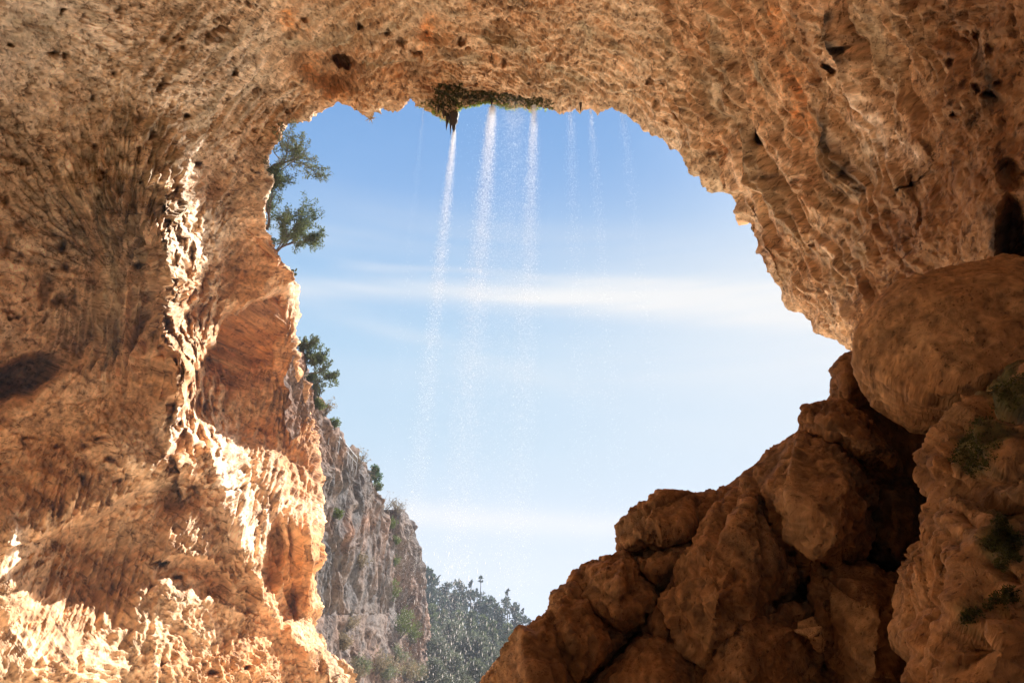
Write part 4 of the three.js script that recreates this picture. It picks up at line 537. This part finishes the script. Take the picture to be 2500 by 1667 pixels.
boulder('boulder', 'upright pale stone splinter at the bottom of the pile', [[2112, 1460], [2120, 1475], [2138, 1530], [2142, 1600], [2140, 1668], [2128, 1600], [2108, 1550], [2106, 1500]], 10.9, { front: [[2124, 1540, 10.7]], thick: .3, detail: 20, round: 18, rough: .4, pale: .5, brown: 0 });
boulder('boulder', 'narrow upright splinter right of the wide slab', [[1972, 1502], [1992, 1498], [2010, 1540], [2014, 1580], [2000, 1600], [1986, 1560]], 11.3, { front: [[1992, 1545, 11]], thick: .4, detail: 18, round: 18, rough: .4, pale: .4, brown: 0 });
const MOSS1 = [[2400, 1080, 60, 90, .5, .8], [2470, 960, 60, 70, .3, .9], [2360, 1130, 30, 35, 0, .6], [2440, 1320, 40, 60, -.3, .7]];
boulder('rock_outcrop', 'mossy near outcrop at the right edge below the great boulder', [[2292, 1150], [2300, 1115], [2330, 1068], [2375, 1010], [2420, 985], [2500, 905], [2700, 900], [2800, 1200], [2650, 1330], [2450, 1290], [2370, 1262], [2322, 1228], [2305, 1190]], 8.2, { front: [[2350, 1140, 7.6], [2420, 1060, 7.3], [2500, 1010, 7], [2450, 1200, 7], [2600, 1150, 6.6]], proud: 1, thick: 3, crag: .55, detail: 60, round: 12, rough: 1.15, pale: .14, moss: MOSS1, grp: null, cat: 'rock outcrop', cracks: [{ p: [[2335, 1070], [2400, 1020], [2480, 980]], h: -.25, l: 8, r: 12 }, { p: [[2300, 1190], [2350, 1250], [2380, 1262]], h: -.15, l: 8, r: 8 }, { p: [[2385, 1200], [2440, 1190], [2520, 1160]], h: -.25, l: 20, r: 8 }] });
boulder('rock_outcrop', 'rough near outcrop filling the bottom right corner', [[2322, 1225], [2370, 1250], [2450, 1270], [2620, 1260], [2800, 1500], [2800, 1900], [2300, 1900], [2230, 1720], [2230, 1600], [2262, 1520], [2290, 1440], [2310, 1390], [2308, 1330], [2302, 1280]], 7.6, { front: [[2360, 1320, 7], [2420, 1400, 6.6], [2350, 1520, 6.6], [2500, 1400, 6.1], [2450, 1600, 5.9], [2300, 1620, 6.8]], proud: 1, thick: 3, crag: .55, detail: 80, round: 12, rough: 1.25, pale: .2, moss: [[2450, 1330, 45, 70, -.3, .75], [2380, 1500, 14, 60, .5, .5], [2440, 1470, 40, 14, -.6, .5]], grp: null, cat: 'rock outcrop', cracks: [{ p: [[2260, 1667], [2330, 1580], [2400, 1530], [2500, 1440]], h: -.22, l: 14, r: 8 }, { p: [[2300, 1400], [2360, 1350]], h: -.12, l: 6, r: 6 }] });
boulder('rubble_slope', null, [[1190, 1720], [1260, 1640], [1400, 1480], [1530, 1400], [1700, 1300], [1850, 1230], [1960, 1090], [2060, 1010], [2110, 930], [2240, 1040], [2200, 1200], [2190, 1500], [2200, 1900], [1100, 1900]], 16, { thick: 4, front: [[1700, 1450, 14.9], [2000, 1250, 14.8], [2000, 1600, 14], [1500, 1650, 14.4]], detail: 50, brown: .7, kind: 'structure' });

// ------------------------------------------------------------------ ground and the wooded hill beyond
{
  const n = 120, g = new THREE.PlaneGeometry(4000, 4000, n, n); g.rotateX(-Math.PI / 2); const p = g.attributes.position;
  for (let i = 0; i < p.count; i++) { const x = p.getX(i), z = p.getZ(i); p.setY(i, -.6 + .4 * noise(x * .02, 0, z * .02)); }
  g.computeVertexNormals();
  mark(part('ground', g, new THREE.MeshStandardMaterial({ color: new THREE.Color().setRGB(.78, .70, .56), roughness: 1 }), scene), 'pale gravel floor of the gorge', null, null, 'structure');
}
const hillY = (x, z) => { const d = -z - 60; return -1 + 7 * sstep(0, 120, d) + 9 * sstep(60, 260, d) * sstep(60, -40, x) + 5 * noise(x * .02, 1, z * .02) * sstep(0, 80, d); };
{
  const g = new THREE.PlaneGeometry(300, 320, 80, 80); g.rotateX(-Math.PI / 2); const p = g.attributes.position, c = new Float32Array(p.count * 3);
  for (let i = 0; i < p.count; i++) { const x = p.getX(i), z = p.getZ(i) - 220; p.setXYZ(i, x, hillY(x, z) + .8 * noise(x * .3, 3, z * .3), z); const v = noise(x * .12, 7, z * .12); c[i * 3] = .11 + .04 * v; c[i * 3 + 1] = .10 + .03 * v; c[i * 3 + 2] = .055; }
  g.setAttribute('color', new THREE.BufferAttribute(c, 3)); g.computeVertexNormals();
  mark(part('hill', g, new THREE.MeshStandardMaterial({ vertexColors: true, roughness: 1 }), scene), 'scrubby hillside under the far trees', null, null, 'structure');
}

// ------------------------------------------------------------------ plants
function tube(pts, r0, r1, sides = 5) {                                    // a tapered limb through points
  const pos = [], nor = [], ix = [], n = pts.length, t = new THREE.Vector3(), a = new THREE.Vector3(), b = new THREE.Vector3();
  for (let i = 0; i < n; i++) {
    t.copy(pts[Math.min(n - 1, i + 1)]).sub(pts[Math.max(0, i - 1)]).normalize(); a.set(Math.abs(t.y) > .9 ? 1 : 0, Math.abs(t.y) > .9 ? 0 : 1, 0).cross(t).normalize(); b.copy(t).cross(a);
    const r = mix(r0, r1, i / (n - 1));
    for (let k = 0; k < sides; k++) { const c = Math.cos(k / sides * 6.2832), s = Math.sin(k / sides * 6.2832), nx = a.x * c + b.x * s, ny = a.y * c + b.y * s, nz = a.z * c + b.z * s; pos.push(pts[i].x + nx * r, pts[i].y + ny * r, pts[i].z + nz * r); nor.push(nx, ny, nz); if (i < n - 1) { const k2 = (k + 1) % sides, q = i * sides; ix.push(q + k, q + k2, q + sides + k, q + k2, q + sides + k2, q + sides + k); } }
  }
  const g = new THREE.BufferGeometry(); g.setAttribute('position', new THREE.Float32BufferAttribute(pos, 3)); g.setAttribute('normal', new THREE.Float32BufferAttribute(nor, 3)); g.setIndex(ix); return g;
}
function leaves(centres, per, radius, size, r, { up = .2, long = 2.2, vary = .5 } = {}) {   // many small blades about each centre
  const pos = [], col = [], nor = [], d = new THREE.Vector3(), w = new THREE.Vector3(), n = new THREE.Vector3();
  for (const c of centres) {
    const tone = 1 - vary * .5 + vary * r();
    for (let i = 0; i < per; i++) {
      const o = ball(r, radius * (c.w ?? 1)), p = o.clone().add(c.p ?? c), s = size * (.6 + .8 * r());
      d.copy(o).normalize().multiplyScalar(.6).add(ball(r, .8)); d.y += up; d.normalize(); w.copy(ball(r, 1)).cross(d).normalize(); n.copy(w).cross(d).normalize();
      const a = s * long * .5, b = s * .5, v = tone * (.75 + .5 * r());
      pos.push(p.x - d.x * a, p.y - d.y * a, p.z - d.z * a, p.x + w.x * b, p.y + w.y * b, p.z + w.z * b, p.x + d.x * a, p.y + d.y * a, p.z + d.z * a, p.x - d.x * a, p.y - d.y * a, p.z - d.z * a, p.x + d.x * a, p.y + d.y * a, p.z + d.z * a, p.x - w.x * b, p.y - w.y * b, p.z - w.z * b);
      for (let k = 0; k < 6; k++) { nor.push(n.x, n.y, n.z); col.push(v * (.95 + .1 * r()), v, v * .95); }
    }
  }
  const g = new THREE.BufferGeometry(); g.setAttribute('position', new THREE.Float32BufferAttribute(pos, 3)); g.setAttribute('normal', new THREE.Float32BufferAttribute(nor, 3)); g.setAttribute('color', new THREE.Float32BufferAttribute(col, 3)); return g;
}
const leafMats = { pinyon: leaf(.13, .145, .07), juniper: leaf(.10, .125, .05), dark: leaf(.06, .082, .055), olive: leaf(.115, .13, .08), dry: leaf(.22, .17, .10), fresh: leaf(.11, .14, .03), moss: leaf(.088, .09, .02), lime: leaf(.32, .38, .05), cactus: leaf(.11, .16, .08), pine: leaf(.07, .13, .045) };
for (const m of Object.values(leafMats)) m.vertexColors = true;
// a gnarled, open-crowned tree; the branch tips carry tufts
function gnarled(seed, { height = 4, lean = [0, 0], forks = 3, depth = 4, spread = .7, r0 = .12, tuft = .32, per = 26, size = .075, bare = 0, first = .35 }) {
  const r = rng(seed), wood = [], tips = [];
  const grow = (p, dir, len, rad, lv) => {
    const pts = [p.clone()], d = dir.clone(), n = 4; let q = p.clone();
    for (let i = 0; i < n; i++) { d.add(ball(r, .32)); d.y += .05; d.normalize(); q = q.clone().addScaledVector(d, len / n); pts.push(q); if (lv <= 1 && r() > bare) tips.push({ p: q.clone(), w: .7 + .5 * r() }); }
    wood.push(tube(pts, rad, rad * .62, lv > 2 ? 6 : 4));
    if (lv === 0) { if (r() > bare) tips.push({ p: q.clone(), w: 1 }); return; }
    const k = forks + (r() > .6 ? 1 : 0);
    for (let i = 0; i < k; i++) { const from = i === 0 ? q : pts[1 + Math.floor(r() * (n - .01))], nd = d.clone().add(ball(r, 1).normalize().multiplyScalar(spread)).add(new THREE.Vector3(lean[0], 0, lean[1]).multiplyScalar(.25)).normalize(); grow(from.clone(), nd, len * (.62 + .3 * r()), rad * .6, lv - 1); }
  };
  grow(new THREE.Vector3(), new THREE.Vector3(lean[0], 1, lean[1]).normalize(), height * first, r0, depth);
  return { wood: mergeGeometries(wood), crown: leaves(tips, per, tuft, size, r) };
}
function conifer(seed, { h = 12, w = 2.6, per = 12, size = .26, gap = .12, tuft = .7, sparse = 0 }) {
  const r = rng(seed), wood = [], tips = [], trunk = []; let bx = 0, bz = 0;
  for (let i = 0; i <= 8; i++) { bx += (r() - .5) * .12; bz += (r() - .5) * .12; trunk.push(new THREE.Vector3(bx, h * i / 8, bz)); }
  wood.push(tube(trunk, h * .016, .03, 6));
  for (let y = h * (.1 + .15 * r()); y < h * .98; y += h * gap * (.3 + .5 * r())) {
    const f = y / h, reach = w * Math.pow(1 - f, .7) * (.55 + .6 * r()) + .2, k = 3 + Math.floor(r() * 3); if (r() < sparse) continue;
    for (let i = 0; i < k; i++) { const a = r() * 6.2832, c = trunk[Math.min(8, Math.round(f * 8))], q = reach * (.6 + .5 * r()), e = new THREE.Vector3(c.x + Math.cos(a) * q, y + q * (.15 + .3 * r() - .2 * (1 - f)), c.z + Math.sin(a) * q), m = new THREE.Vector3().lerpVectors(new THREE.Vector3(c.x, y, c.z), e, .5); m.y -= .1 * q; wood.push(tube([new THREE.Vector3(c.x, y, c.z), m, e], .05, .015, 3)); tips.push({ p: e, w: .9 }, { p: m.clone().lerp(e, .4 + .3 * r()), w: 1 }); if (q > 1.4) tips.push({ p: m, w: .9 }); }
  }
  tips.push({ p: new THREE.Vector3(bx, h, bz), w: .35 }, { p: new THREE.Vector3(bx, h * .96, bz), w: .5 });
  return { wood: mergeGeometries(wood), crown: leaves(tips, per, tuft, size, r, { up: .3, long: 1.8, vary: .7 }) };
}
function shrub(seed, { h = 1, w = .6, stems = 9, per = 14, size = .06, tuft = .22, curl = .3, bare = 0 }) {
  const r = rng(seed), wood = [], tips = [];
  for (let i = 0; i < stems; i++) { const a = r() * 6.2832, l = h * (.6 + .5 * r()), d = new THREE.Vector3(Math.cos(a) * w / h * r(), 1, Math.sin(a) * w / h * r()), pts = [new THREE.Vector3(Math.cos(a) * .05, 0, Math.sin(a) * .05)]; for (let k = 1; k <= 4; k++) { d.add(ball(r, curl)); pts.push(pts[k - 1].clone().addScaledVector(d, l / 4 / Math.max(1, d.length()))); if (k > 1 && r() > bare) tips.push({ p: pts[k], w: .7 + .5 * r() }); } wood.push(tube(pts, .012 + .012 * h, .005, 3)); }
  return { wood: mergeGeometries(wood), crown: tips.length ? leaves(tips, per, tuft, size, r) : null };
}
function plant(name, pos, built, mat, label, category, grp, woodName = 'trunk', crownName = 'crown') {
  const g = group(name, pos, label, category, grp); part(woodName, built.wood, barkMat, g); if (built.crown) part(crownName, built.crown, leafMats[mat], g); return g;
}
plant('pine_tree', at(640, 470, 41), gnarled(71, { height: 6.4, lean: [.3, .05], forks: 3, depth: 4, spread: .85, per: 12, size: .055, tuft: .2, bare: .3, r0: .12, first: .32 }), 'pinyon', 'open crooked tree with bare limbs, upper one behind the arch left edge', 'tree');
plant('pine_tree', at(648, 655, 41.4), gnarled(23, { height: 5.6, lean: [.25, 0], forks: 3, depth: 4, spread: .85, per: 11, size: .06, tuft: .24, r0: .1, first: .29 }), 'juniper', 'dense low tree on the cliff edge directly above the cactus', 'tree');
plant('pine_tree', at(650, 560, 41.2), gnarled(57, { height: 4.4, lean: [.3, 0], forks: 3, depth: 4, spread: .9, per: 9, size: .055, tuft: .22, r0: .09, first: .29 }), 'juniper', 'leafy green tree between the bare limbed tree and the lowest tree on the arch edge', 'tree');
plant('juniper_tree', at(728, 935, 41.2), gnarled(9, { height: 3.7, lean: [.2, 0], forks: 3, depth: 4, spread: .85, per: 9, size: .07, tuft: .17, r0: .085, first: .3 }), 'juniper', 'small dark green tree halfway down the cliff edge against the sky', 'tree');
plant('shrub', at(766, 985, 42.4), shrub(4, { h: 2.0, w: 1.0, stems: 16, per: 22, size: .07, tuft: .22 }), 'pinyon', 'grey green shrub below the small dark tree on the cliff edge', 'shrub', null, 'stem', 'foliage');
plant('shrub', at(790, 1015, 43), shrub(5, { h: 1.2, w: 1.2, stems: 14, per: 12, size: .05, tuft: .2 }), 'dry', 'dry straw shrub just above the metal railing', 'shrub', null, 'stem', 'foliage');
plant('shrub', at(872, 1148, 50), shrub(6, { h: 1.7, w: 1.3, stems: 20, per: 9, size: .06, tuft: .25, bare: .3 }), 'dry', 'pale dry brush at the lower end of the railing', 'shrub', null, 'stem', 'foliage');
plant('shrub', at(896, 1185, 53), shrub(16, { h: 1.5, w: 1.1, stems: 14, per: 5, size: .05, tuft: .25, bare: .4 }), 'dry', 'thin twiggy brush left of the little pine', 'shrub', null, 'stem', 'foliage');
plant('pine_tree', at(916, 1192, 54.5), gnarled(15, { height: 1.5, lean: [.05, 0], forks: 3, depth: 3, spread: .6, per: 14, size: .07, tuft: .2, r0: .05, first: .45 }), 'pine', 'little bright green pine alone on the grey cliff top', 'tree');
plant('shrub', at(930, 1258, 60), shrub(7, { h: 2.2, w: 2.0, stems: 22, per: 5, size: .06, tuft: .3, bare: .55 }), 'dry', 'bare twiggy shrub left on top of the rock tower', 'shrub', null, 'stem', 'foliage');
plant('shrub', at(972, 1258, 63.5), shrub(8, { h: 1.6, w: 2.0, stems: 30, per: 9, size: .06, tuft: .3, bare: .3 }), 'dry', 'pale grassy tuft right on top of the rock tower', 'shrub', null, 'stem', 'foliage');

const ORD = ['first', 'second', 'third', 'fourth', 'fifth', 'sixth', 'seventh', 'eighth', 'ninth', 'tenth', 'eleventh', 'twelfth', 'thirteenth', 'fourteenth', 'fifteenth'];
const byX = (list) => { const o = list.map((p, i) => [p[0], i]).sort((a, b) => a[0] - b[0]); const out = []; o.forEach(([, i], n) => { out[i] = ORD[n]; }); return out; };
// conifers on the hill: survey direction of the tip, depth, width, kind
{
  const kinds = [conifer(101, { h: 12, w: 2.4 }), conifer(102, { h: 12, w: 2.0, sparse: .2, gap: .14 }), conifer(103, { h: 12, w: 3.0, tuft: .9, per: 14 }), conifer(104, { h: 12, w: 1.8, sparse: .25, tuft: .6 })];
  const bushes = [conifer(201, { h: 7, w: 3.4, tuft: 1, per: 18, gap: .1, size: .24 }), conifer(202, { h: 7, w: 3.8, tuft: 1.1, per: 18, gap: .1, size: .22 })];
  const protos = new Map();
  const place = (px, py, t, k, mat, label, grp, wide = 1) => {
    const key = `${k}${mat}`, src = k < 4 ? kinds[k] : bushes[k - 4], h0 = k < 4 ? 12 : 7, tip = at(px, py, t), base = Math.min(hillY(tip.x, tip.z), tip.y - 3), sc = (tip.y - base) / h0;
    let g = protos.get(key);
    if (!g) { g = plant('conifer_tree', tip, src, mat, label, 'tree', grp); protos.set(key, g); } else { g = g.clone(); g.name = numbered('conifer_tree'); scene.add(g); g.userData = { label, category: 'tree', group: grp }; }
    g.position.set(tip.x, base, tip.z); g.scale.set(sc * wide, sc, sc * wide); g.rotation.y = px * 1.7;
  };
  const back = 'dark conifers along the hill skyline', front = 'olive trees at the foot of the hill';
  place(1177, 1409, 118, 3, 'dark', 'tallest pointed conifer on the hill skyline, right of centre', back);
  place(1235, 1441, 112, 1, 'dark', 'lone open conifer standing nearest the dark boulders on the skyline', back);
  place(1040, 1390, 105, 0, 'dark', 'conifer half hidden by the rock tower on the skyline', back);
  place(1058, 1410, 108, 2, 'dark', 'broad dark conifer beside the rock tower', back);
  place(1092, 1424, 114, 0, 'dark', 'third conifer from the rock tower on the skyline', back);
  { const L = [[1123, 1418, 120, 0], [1146, 1422, 118, 1], [1163, 1440, 116, 3], [1198, 1462, 112, 2], [1212, 1474, 108, 0], [1256, 1478, 110, 2], [1275, 1490, 106, 1], [1290, 1512, 104, 0], [1075, 1440, 104, 1], [1108, 1448, 110, 2], [1135, 1450, 108, 3], [1183, 1470, 106, 0], [1224, 1490, 100, 2], [1310, 1520, 102, 2]], w = byX(L); L.forEach(([px, py, t, k], i) => place(px, py, t, k, 'dark', `${w[i]} conifer from the left in the dense row behind the skyline tops`, back)); }
  { const L = [[1052, 1480, 94, 2], [1080, 1490, 96, 0], [1118, 1495, 98, 2], [1150, 1492, 96, 0], [1178, 1505, 94, 2], [1205, 1515, 92, 0], [1240, 1525, 90, 2], [1265, 1530, 92, 0]], w = byX(L); L.forEach(([px, py, t, k], i) => place(px, py, t, k, 'juniper', `${w[i]} green grey tree from the left on the middle of the slope`, 'trees on the middle slope', 1.15)); }
  { const L = [[1045, 1530, 80, 4], [1075, 1560, 76, 5], [1105, 1520, 84, 4], [1140, 1548, 80, 5], [1172, 1552, 78, 4], [1200, 1585, 74, 5], [1230, 1575, 78, 4], [1060, 1610, 66, 4], [1110, 1600, 68, 5], [1160, 1612, 66, 4], [1205, 1625, 64, 5], [1085, 1650, 60, 5], [1140, 1655, 58, 4]], w = byX(L); L.forEach(([px, py, t, k], i) => place(px, py, t, k, 'olive', `${w[i]} pale olive bushy tree from the left at the slope foot`, front, 1.1)); }
}

// bushes and tufts growing on the grey cliffs
{
  const near = (px, py, sheet) => { let b = 0, bd = 1e9; for (let k = 0; k < sheet.Q.length / 2; k++) { const d = (sheet.Q[k * 2] - px) ** 2 + (sheet.Q[k * 2 + 1] - py) ** 2; if (d < bd) { bd = d; b = k; } } return new THREE.Vector3(sheet.P[b * 3], sheet.P[b * 3 + 1], sheet.P[b * 3 + 2]).addScaledVector(dirOf(px, py), -.1); };
  const put = (list, mat, o, label, grp, s0, w = byX(list)) => list.forEach(([px, py, sc], i) => { const g = plant('shrub', near(px, py, cliffs[px > 1005 && py < 1600 ? 1 : 0]), shrub(s0 + i, { ...o, h: o.h * sc, w: o.w * sc }), mat, `${label}, ${w[i]} from the left`, 'shrub', grp, 'stem', 'foliage'); g.rotation.z = -.25; });
  put([[820, 1265, .5], [805, 1048, .6], [930, 1195, .5], [765, 1000, .5]], 'fresh', { h: 1.2, w: .8, stems: 12, per: 16, size: .07, tuft: .2 }, 'small green fern tuft on the cliff edge', 'green tufts on the upper cliff', 300);
  put([[953, 1290, .8], [960, 1385, .7], [965, 1330, .5]], 'fresh', { h: 1.3, w: .8, stems: 12, per: 16, size: .07, tuft: .22 }, 'yellow green plant in the cleft beside the rock tower', 'plants in the cleft', 320);
  put([[872, 1392, .9], [850, 1540, 1]], 'dry', { h: 1.4, w: 1.3, stems: 18, per: 12, size: .06, tuft: .25 }, 'straw coloured bush hanging on the grey cliff', 'dry bushes on the cliff', 340);
  put([[955, 1480, 1.1], [985, 1530, .9], [972, 1560, 1], [995, 1580, 1]], 'fresh', { h: 1.8, w: 1.1, stems: 14, per: 20, size: .08, tuft: .28 }, 'leafy green bush low in the cleft by the tower foot', 'bushes low in the cleft', 360);
  put([[920, 1648, .9], [950, 1662, .9], [985, 1664, .9], [1015, 1650, .7], [860, 1664, .7], [830, 1585, .5], [1032, 1662, .7]], 'dry', { h: 1.9, w: 1.8, stems: 24, per: 16, size: .07, tuft: .3 }, 'dry straw bush at the foot of the grey cliff', 'dry bushes at the cliff foot', 380);
  put([[935, 1665, 1], [1000, 1668, 1], [870, 1650, .8], [965, 1620, .8]], 'pinyon', { h: 1.6, w: 1.6, stems: 20, per: 22, size: .07, tuft: .3 }, 'grey green bush at the foot of the grey cliff', 'green bushes at the cliff foot', 400);
}

// prickly pear pads against the sky
{
  const g = group('prickly_pear', at(700, 672, 40.2), 'prickly pear cactus with round pads on the cliff edge against the sky', 'cactus'), r = rng(31), pad = new THREE.SphereGeometry(1, 14, 10);
  pad.setAttribute('color', new THREE.Float32BufferAttribute(new Float32Array(pad.attributes.position.count * 3).fill(1), 3));
  for (const [x, y, s, a] of [[-.35, .55, .15, .2], [-.25, .3, .17, -.1], [-.1, .1, .18, .1], [.12, .12, .17, -.3], [.3, .22, .15, -.5], [.43, .1, .14, -.9], [-.02, .35, .13, .2], [.5, .32, .12, -.5]]) { const m = part('pad', pad, leafMats.cactus, g); m.position.set(x, y, (r() - .5) * .3); m.scale.set(s * .78, s, s * .22); m.rotation.set(0, (r() - .5) * 1.4, a); }
}
// pale rosette hanging at the rim
{
  const g = group('rosette_plant', at(905, 288, 41.3), 'pale star shaped rosette plant hanging from the arch rim', 'plant');
  const mat = new THREE.MeshStandardMaterial({ color: new THREE.Color().setRGB(.55, .44, .3), roughness: .8 });
  for (let i = 0; i < 8; i++) { const a = i / 8 * 6.2832 + .3, l = .34 + .1 * Math.sin(i * 2.3), pts = [0, .35, .7, 1].map((t) => new THREE.Vector3(Math.cos(a) * l * t, Math.sin(a) * l * t - .05 * t * t, .12 * Math.sin(i) * t)); part('leaf_blade', tube(pts, .05, .008, 6), mat, g); }
}

// moss growing in patches on the near outcrops
{ const r = rng(55); for (const [m, spots] of mossy) if (spots.length) { const c = []; for (let i = 0; i < 1500; i++) c.push(spots[Math.floor(r() * spots.length)].clone().add(ball(r, .05))); const o = part('moss', leaves(c, 7, .035, .016, r, { up: .2, long: 1.6 }), leafMats.moss, m, 'olive green moss patches'); o.userData.kind = 'stuff'; } }

// ------------------------------------------------------------------ railing on the cliff top
{
  const g = group('railing', at(808, 1052, 46), 'grey metal railing with thin posts sloping along the cliff top', 'railing'), o = g.position, metal = new THREE.MeshStandardMaterial({ color: new THREE.Color().setRGB(.42, .42, .42), metalness: .6, roughness: .5 });
  const A = at(806, 1040, 46), B = at(872, 1118, 49.5), n = 7, pt = (f, dy) => new THREE.Vector3().lerpVectors(A, B, f).sub(o).add(new THREE.Vector3(0, dy, 0));
  part('handrail', tube([pt(0, 0), pt(.5, .02), pt(1, 0)], .035, .035, 8), metal, g); part('lower_rail', tube([pt(0, -.42), pt(.5, -.4), pt(1, -.42)], .022, .022, 8), metal, g);
  for (let i = 0; i < n; i++) part('post', tube([pt(i / (n - 1), .02), pt(i / (n - 1), -1.3)], .03, .03, 8), metal, g);
}

// ------------------------------------------------------------------ moss, hanging roots and falling water at the rim
{
  const inside = [], low = [];
  for (let k = 0; k < arch.Q.length / 2; k += 1) { const px = arch.Q[k * 2], py = arch.Q[k * 2 + 1]; if (px < 1030 || px > 1350 || py < 195) continue; const rimY = px < 1110 ? mix(250, 305, (px - 1030) / 80) : 262; const top = px < 1060 ? 245 : px < 1130 ? 205 : mix(218, 236, (px - 1130) / 200); if (py > top + 8 * noise(px * .03, py * .03, 2)) (py > rimY - 10 ? low : inside).push(k); }
  for (let j = NSK - 7; j < NSK + 5; j++) for (let i = 0; i < NU; i++) { const k = j * NU + i, px = arch.Q[k * 2]; if (px > 1112 && px < 1262 || px > 1300 && px < 1322) low.push(k); }
  const r = rng(77), pick = (L, n, off) => { const out = []; for (let i = 0; i < n && L.length; i++) { const k = L[Math.floor(r() * L.length)]; out.push(new THREE.Vector3(arch.P[k * 3] + arch.N[k * 3] * off, arch.P[k * 3 + 1] + arch.N[k * 3 + 1] * off, arch.P[k * 3 + 2] + arch.N[k * 3 + 2] * off)); } return out; };
  mark(part('moss', leaves(pick(inside, 1300, .03), 7, .1, .05, r, { up: -.4 }), leafMats.moss, scene), 'dark green moss carpeting the dripping arch lip above the water', 'moss', null, 'stuff');
  mark(part('moss', leaves(pick(low, 1300, .05), 6, .11, .05, r, { up: -.5 }), leafMats.lime, scene), 'bright yellow green moss fringe along the sunlit lip', 'moss', null, 'stuff');
  const root = new THREE.MeshStandardMaterial({ color: new THREE.Color().setRGB(.05, .035, .022), roughness: .7 });
  const spike = (px, py, len, rad, label, grp) => { const p = at(px, py, 42.1), rr = rng(Math.round(px)), prof = []; for (let i = 0; i <= 9; i++) prof.push(new THREE.Vector2(Math.max(.004, rad * Math.pow(1 - i / 9, .8) * (.8 + .4 * rr())), -len * i / 9)); const m = part('stalactite', new THREE.LatheGeometry(prof, 9), root, scene); m.position.copy(p); m.position.y += .15; m.rotation.z = (rr() - .5) * .12; mark(m, label, 'stalactite', grp); };
  spike(1109, 282, 1.5, .34, 'thick dark dripstone at the lowest point of the rim where the left water falls');
  spike(1093, 288, 1.15, .14, 'thin dark spike left of the thick dripstone'); spike(1101, 292, 1.4, .10, 'long needle spike beside the thick dripstone'); spike(1084, 276, .6, .12, 'short dark tooth second left of the thick dripstone'); spike(1070, 262, .75, .10, 'small dark tooth farthest left of the dripstone cluster');
  spike(1200, 250, .5, .09, 'small dark spike at the top of the middle water fall'); spike(1258, 252, .55, .03, 'hair thin spike between the middle and right water falls'); spike(1418, 256, .75, .09, 'lone dark spike right of the water falls'); spike(1392, 258, .4, .04, 'tiny spike left of the lone right spike');
}
{
  const drop = new THREE.OctahedronGeometry(1, 0), water = new THREE.MeshPhysicalMaterial({ color: new THREE.Color().setRGB(1, 1, 1), roughness: .9, transmission: .5, thickness: 0 });
  const M = new THREE.Matrix4(), q = new THREE.Quaternion(), p = new THREE.Vector3(), s = new THREE.Vector3();
  const gauss = (r) => (r() + r() + r() + r() - 2) * .9;
  function fall(px, py, t, n, w0, w1, drift, label, seed, size = 1, floorY = 1) {
    const top = at(px, py, t), r = rng(seed), m = new THREE.InstancedMesh(drop, water, n), H = top.y - floorY;
    for (let i = 0; i < n; i++) {
      const u = Math.pow(r(), .8), f = u * u, w = mix(w0, w1, Math.pow(u, 1.2)); p.set(top.x + gauss(r) * w + drift * f + .25 * f * noise(i * .37, 2, u * 5), top.y - H * f, top.z + gauss(r) * w);
      const a = (r() < .88 ? .005 + .009 * r() * r() : .012 + .012 * r() * r()) * size * (1 - .74 * u); s.set(a, a * (1.2 + 3.5 * u * r()), a); M.compose(p, q, s); m.setMatrixAt(i, M);
    }
    m.name = numbered('water_stream'); scene.add(m); mark(m, label, 'water', null, 'stuff');
  }
  fall(1109, 318, 42.1, 22320, .07, .75, -1.3, 'leftmost bright strand of falling water, from the thick dripstone', 1, 1.1);
  fall(1202, 262, 42.1, 34720, .16, 1.1, -1.6, 'widest middle strand of falling water', 2, 1.15);
  fall(1304, 258, 42.1, 23560, .1, 1.0, -1.3, 'right bright strand of falling water under the moss lip', 3, 1.05);
  fall(1258, 258, 42.2, 17360, .7, 1.4, -1.2, 'thin veil of drops between the middle and right strands', 4, .85);
  fall(1392, 262, 42.1, 6249, .14, .9, -.3, 'faint strand of drops left of the lone dark spike', 5, .85);
  fall(1442, 268, 42.1, 5059, .07, .8, .2, 'faint strand of drops right of the lone dark spike', 6, .85);
  fall(1520, 272, 42, 3868, .15, .9, .5, 'rightmost sparse strand of drops at the rim corner', 7, .8);
  fall(1034, 262, 41.8, 2232, .05, .5, -.5, 'single thin drip left of the moss', 8, .7);
  fall(1230, 270, 41.6, 12400, 1.6, 3.4, -1.2, 'fine spray scattered around the water strands', 9, .7);
  // the shower in front of the far trees
  const r = rng(91), n = 420, m = new THREE.InstancedMesh(drop, water, n);
  for (let i = 0; i < n; i++) { const px = 1120 + gauss(r) * 120, py = 1330 + (r() ** .8) * 370, c = at(px, py, 30 + 8 * r()); const a = .005 + .007 * r() * r(); s.set(a, a * (6 + 8 * r()), a); M.compose(c, q, s); m.setMatrixAt(i, M); }
  m.name = numbered('water_spray'); scene.add(m); mark(m, 'shower of falling drops in front of the far trees', 'water', null, 'stuff');
}
// thin haze of spray and air
scene.fog = new THREE.FogExp2(new THREE.Color().setRGB(.8, .88, 1), .0013);
renderer.render(scene, camera);
